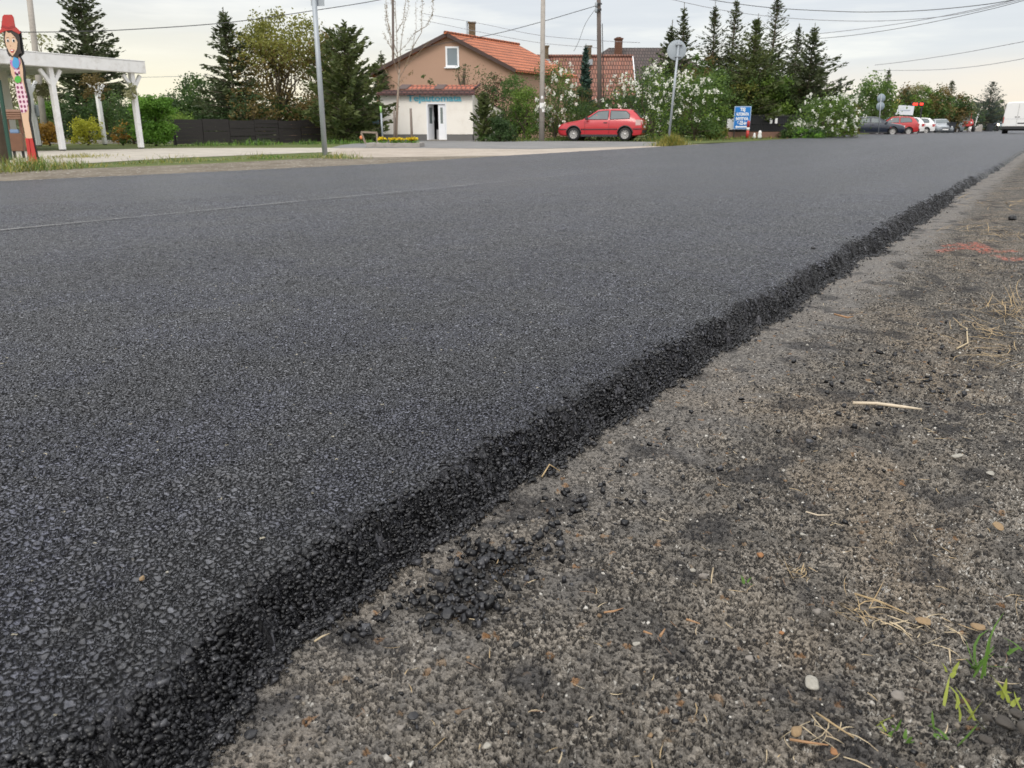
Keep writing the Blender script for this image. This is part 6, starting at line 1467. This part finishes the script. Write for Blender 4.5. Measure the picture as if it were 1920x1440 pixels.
            if trim:
                ar = MB(); ar.tube([(wx + R * 1.2 * math.cos(a), s * (msurf(wx + R * 1.2 * math.cos(a), R + R * 1.2 * math.sin(a)) - .004), R + .02 + R * 1.2 * math.sin(a)) for a in np.linspace(.12, math.pi - .12, 18)], .030, 6); ar.build('arch_trim', M_TRIM, root)
    if trim:
        for s in (-1, 1):
            for (x0, x1) in ((spec['wheels'][1] + R * 1.2, spec['wheels'][0] - R * 1.2), (xr_ + .03, spec['wheels'][1] - R * 1.2), (spec['wheels'][0] + R * 1.2, xf - .04)):
                o = MB(); o.tube([(x, s * (msurf(x, .535) + .0), .535 - .03 * (x - xr_) / (xf - xr_)) for x in np.linspace(x0, x1, 8)], .024, 5); o.build('side_strip', M_TRIM, root)
    for s in (-1, 1):                                       # sills, shuts, handles, mirrors
        o = MB(); x0, x1 = spec['wheels'][1] + R * 1.15, spec['wheels'][0] - R * 1.15; o.box(x0, x1, s * (col(0, 4) + .004) - .015, s * (col(0, 4) + .004) + .015, .19, .29); o.build('sill', M_TRIM, root)
        for xd in spec['doors']:
            o = MB(); o.tube([(xd, s * (msurf(xd, z) + .001), z) for z in np.linspace(.32, col(xd, 2), 7)], .006, 4, cap=False); o.build('door_shut', M_BLACK, root)
        hx = spec['doors'][1] + .14; o = MB(); o.box(hx - .06, hx + .12, s * (msurf(hx, .82) + .012) - .012, s * (msurf(hx, .82) + .012) + .012, .79, .83); o.build('handle', M_TRIM, root)
        mx = spec['side'][0][0][0] - .06; o = MB(); o.box(mx - .06, mx + .06, min(s * .86, s * 1.02), max(s * .86, s * 1.02), .93, 1.06); o.build('mirror', M_TRIM if trim else paint, root, bevel=.02)
        # tail lamp wraps the corner, headlamp
        o = MB(); x0 = xr_ + .02; zz = np.linspace(.70, .94, 5); vv = []
        for z in zz:
            for x in np.linspace(xr_ + .30, xr_ + .06, 4): vv.append((x + .06 * max(0, (z - .75)), s * (msurf(x, min(z, col(x, 2))) + .010), z))
        o.add(vv, [(i * 4 + j, i * 4 + j + 1, (i + 1) * 4 + j + 1, (i + 1) * 4 + j) for i in range(4) for j in range(3)], 0, True); o.build('tail_lamp', tail or M_LAMPR, root, bevel=0)
        o = MB(); o.box(xr_ - .012, xr_ + .12, min(s * .52, s * .76), max(s * .52, s * .76), .72, .92); o.build('rear_lamp', tail or M_LAMPR, root, bevel=.02)
        o = MB(); o.box(xf - .16, xf - .005, min(s * .40, s * .66), max(s * .40, s * .66), col(xf - .1, 2) - .06, col(xf - .1, 2) + .06); o.build('headlight', M_LAMPC, root, bevel=.03)
    o = MB(); o.box(xf - .10, xf + .012, -.30, .30, .52, .60); o.build('grille', M_BLACK, root, bevel=.01)
    o = MB(); o.box(xf - .06, xf + .028, -.60, .60, .36, .43); o.build('bumper_strip', M_TRIM, root, bevel=.01)
    o = MB(); o.box(xf + .03, xf + .036, -.25, .25, .38, .48); o.build('number_plate', M_PAPER, root)
    o = MB(); o.box(xr_ - .012, xr_ - .004, -.25, .25, .58, .68); o.build('number_plate', M_PAPER, root)
    o = MB(); o.box(xr_ - .03, xr_ + .08, -.66, .66, .36, .50); o.build('rear_bumper', paint if not trim else M_TRIM, root, bevel=.02)
    return root
def paintm(name, c, met=0.): return pm(name, c, .32, .05, 2, coat=.6, metal=met, dirt=None)
P_RED = paintm('faded red car paint', (.43, .018, .028)); P_RED2 = paintm('bright red car paint', (.40, .016, .018)); P_NAVY = paintm('navy car paint', (.010, .016, .032)); P_WHT = paintm('white car paint', (.70, .70, .70)); P_SIL = paintm('silver car paint', (.34, .37, .40), .3); P_GRY = paintm('grey blue car paint', (.24, .28, .30), .3)
# red hatchback by the lilac: nose points left, tail slightly toward us
Dc = gdist(266.5) ; k = 4.05 / (157 * mpp(Dc)); 
Dc = Dc * 1.0
th = YAW + math.pi + math.radians(-17)
car('hatchback_car', 'red three door hatchback parked before the white lilac bushes', scaled(HATCH, .985, 1.0, 1.0), P_RED, W(1129, 40.0, GZ + .02), th, tail=M_LAMPO)
GP = 'cars parked in the strip by the far road side'
def hd(deg): return YAW + math.radians(deg)          # 0 = pointing right in the photo, 180 = left, 270 = at the camera
car('saloon_car', 'dark blue saloon half hidden behind a bush, nose to the right', scaled(SALOON, 1.03, 1.0, 1.0), P_NAVY, W(1632, 66, GZ), hd(-12), GP, trim=False)
car('hatchback_car', 'bright red hatchback parked behind the dark blue saloon', scaled(HATCH, 1., 1.06, 1.), P_RED2, W(1669, 72, GZ), hd(168), GP, trim=False)
car('hatchback_car', 'small white hatchback right behind the bright red one', scaled(HATCH, .95, 1.06, 1.), P_WHT, W(1686, 77, GZ), hd(165), GP, trim=False)
car('hatchback_car', 'white hatchback, the farther right of the two white cars', scaled(HATCH, 1., 1.08, 1.), P_WHT, W(1707, 84, GZ), hd(165), GP, trim=False)
car('saloon_car', 'silver saloon facing the camera with its number plate visible', scaled(SALOON, 1., 1.02, 1.), P_SIL, W(1759, 86, GZ), hd(258), GP, trim=False)
car('estate_car', 'grey blue car half hidden behind the silver saloon', scaled(HATCH, 1.05, 1.08, 1.02), P_GRY, W(1765, 97, GZ), hd(176), GP, trim=False)
car('hatchback_car', 'blue grey car coming on the far road beside the white van', scaled(HATCH, 1., 1.05, 1.), P_GRY, W(1876, 128, .0), hd(236), 'vehicles driving far down the road', trim=False)

# white panel van, seen from behind
def van(label, pos, heading):
    root = thing('panel_van', label, 'van', pos, heading, 'vehicles driving far down the road')
    st = [(-2.75, .42, 2.42, .98, .88), (-2.70, .40, 2.50, 1.0, .90), (1.2, .40, 2.52, 1.0, .90), (1.7, .40, 2.40, 1.0, .86), (2.35, .40, 1.45, .98, .84), (2.95, .42, 1.12, .92, .80), (3.05, .5, .9, .85, .74)]
    vs = []; 
    for x, zb, zt, w_, wt in st:
        half = [(0, zb), (w_ * .96, zb), (w_, zb + .1), (w_, zb + (zt - zb) * .45), (wt + .02, zt - .14), (wt - .10, zt), (0, zt + .03)]; ring = half + [(-y, z) for y, z in half[-2:0:-1]]; N = len(ring); vs += [(x, y, z) for y, z in ring]
    fs = [(i * N + k, i * N + (k + 1) % N, (i + 1) * N + (k + 1) % N, (i + 1) * N + k) for i in range(len(st) - 1) for k in range(N)] + [tuple(range(N))[::-1], tuple(range((len(st) - 1) * N, len(st) * N))]
    MB().add(vs, fs, 0, False).build('body', P_WHT, root, bevel=.02)
    for s in (-1, 1):
        o = MB(); y0, y1 = sorted((s * .012, s * .90)); o.prism([(0, 0)] * 0 + [(0, 0), (.001, 0), (.001, .001)], 0, .001) if False else o.add([(-2.775, y0, .62), (-2.775, y1, .62), (-2.765, y1 * .99, 1.5), (-2.755, y1 * .92 if s > 0 else y1, 2.34), (-2.755, y0 if s > 0 else y0 * .92, 2.34), (-2.765, y0, 1.5)], [(0, 1, 2, 3, 4, 5)])
        d_ = o.build('rear_door', P_WHT, root)
        h = MB(); h.box(-2.80, -2.77, min(s * .05, s * .17), max(s * .05, s * .17), 1.30, 1.36); h.build('handle', M_TRIM, d_)
        h = MB(); h.box(-2.79, -2.76, min(s * .93, s * .99), max(s * .93, s * .99), .85, 1.35); h.build('tail_lamp', M_LAMPR, root)
        for x in (-1.6, 1.95):
            t = MB(); t.lathe([(.001, s * .72), (.36, s * .72), (.37, s * .76), (.37, s * .95), (.35, s * .98), (.001, s * .97)], (x, 0, .37), 'y', 24); w_ = t.build('wheel', M_TYRE, root)
            t = MB(); t.lathe([(.21, s * .981), (.19, s * .96), (.001, s * .975)], (x, 0, .37), 'y', 20); t.build('rim', M_RIM, w_)
        m = MB(); m.box(2.0, 2.15, min(s * 1.0, s * 1.22), max(s * 1.0, s * 1.22), 1.35, 1.62); m.build('mirror', M_TRIM, root, bevel=.02)
        m = MB(); m.add([(1.72, s * .99, 1.38), (2.28, s * 1.0, 1.38), (1.86, s * .90, 2.02), (1.62, s * .89, 2.06)], [(0, 1, 2, 3)]); m.build('window', M_CGLASS, root)
    MB().box(-2.90, -2.60, -1.0, 1.0, .36, .60).build('rear_bumper', M_TRIM, root, bevel=.03); MB().box(-2.785, -2.772, -.60, -.08, .78, .88).build('number_plate', M_DKMETAL, root)
    MB().box(-2.778, -2.770, -.9, .9, 1.165, 1.185).build('crease', M_GALV, root); m = MB(); m.box(-2.5, 2.7, -.7, .7, .25, .42); m.build('chassis', M_BLACK, root)
    m = MB(); m.box(-2.775, -2.765, -.006, .006, .62, 2.36); m.build('door_seam', M_DKMETAL, root)
    m = MB(); m.add([(1.75, -.74, 2.30), (1.75, .74, 2.30), (2.36, .80, 1.50), (2.36, -.80, 1.50)], [(0, 1, 2, 3)])
    for i, v in enumerate(m.v): m.v[i] = (v[0] + .05, v[1], v[2] + .05)
    m.build('windscreen', M_CGLASS, root)
    return root
Dv = 70; van('white panel van driving away at the right frame edge', W(1902, Dv, 0) + Vector((0, 2.7, 0)), math.pi / 2)
# motorcycle with its headlight on, rider left out: only the front lamp and fairing read
p = W(1864, 116., 0); mt = thing('motorcycle', 'small oncoming motorcycle with its headlight shining', 'motorcycle', p, YAW, 'vehicles driving far down the road')
for y in (-.7, .7):
    m = MB(); m.lathe([(.22, -.05), (.31, -.05), (.31, .05), (.22, .05)], (0, y, .31), 'x', 20); w_ = m.build('wheel', M_TYRE, mt); m = MB(); m.lathe([(.001, -.03), (.22, -.04), (.22, .04), (.001, .03)], (0, y, .31), 'x', 16); m.build('rim', M_RIM, w_)
m = MB(); m.tube([(0, -.62, .5), (0, -.5, .95), (0, -.1, .95), (0, .5, .85), (0, .8, .9)], [.10, .16, .20, .18, .08], 10); m.build('body', P_NAVY, mt)
m = MB(); m.tube([(-.38, -.40, 1.08), (0, -.48, 1.02), (.38, -.40, 1.08)], .022, 6); m.build('handlebar', M_DKMETAL, mt)
m = MB(); m.lathe([(.001, -.03), (.12, -.02), (.13, .03), (.10, .08)], (0, -.70, .88), 'y', 18); m.build('headlight', pm('lit headlight', (.9, .85, .7), .3, .02, 5, emit=(1, .86, .6), es=9.), mt)
# red tractor
p = W(1808, 104., GZ); tr = thing('tractor', 'red tractor parked on the grass beyond the silver cars', 'tractor', p, hd(-105), None)
m = MB(); m.box(-.3, 1.5, -.34, .34, .75, 1.35); m.build('bonnet', P_RED2, tr, bevel=.06); m = MB(); m.box(-1.3, -.3, -.6, .6, .8, 1.3); m.build('body', P_RED2, tr, bevel=.05)
m = MB(); m.box(-1.35, -.25, -.62, .62, 2.15, 2.28); rf = m.build('roof', P_RED2, tr, bevel=.04)
m = MB()
for x in (-1.28, -.32):
    for y in (-.56, .56): m.bar((x, y, 1.3), (x, y, 2.15), .07)
m.build('cab_frame', P_RED2, tr); m = MB(); m.box(-.31, -.29, -.5, .5, 1.36, 2.1); m.build('windscreen', M_CGLASS, tr)
for x, r_, y, w_ in ((-.85, .72, .78, .34), (1.1, .42, .66, .22)):
    for s in (-1, 1):
        t = MB(); t.lathe([(r_ * .6, s * (y - w_ / 2)), (r_, s * (y - w_ / 2)), (r_, s * (y + w_ / 2)), (r_ * .6, s * (y + w_ / 2))], (x, 0, r_), 'y', 24); wo_ = t.build('wheel', M_TYRE, tr); t = MB(); t.lathe([(r_ * .62, s * (y + w_ * .3)), (.001, s * (y + w_ * .2))], (x, 0, r_), 'y', 16); t.build('rim', P_RED2, wo_)
for s in (-1, 1):
    m = MB(); m.tube([(-.85 + .8 * math.cos(a), s * .78, .72 + .8 * math.sin(a)) for a in np.linspace(.2, 2.9, 10)], .12, 6); m.build('mudguard', P_RED2, tr)
    m = MB(); m.lathe([(.001, .02), (.11, .01), (.10, -.05)], (1.5, s * .24, 1.15), 'x', 14); m.build('headlight', M_LAMPC, tr)
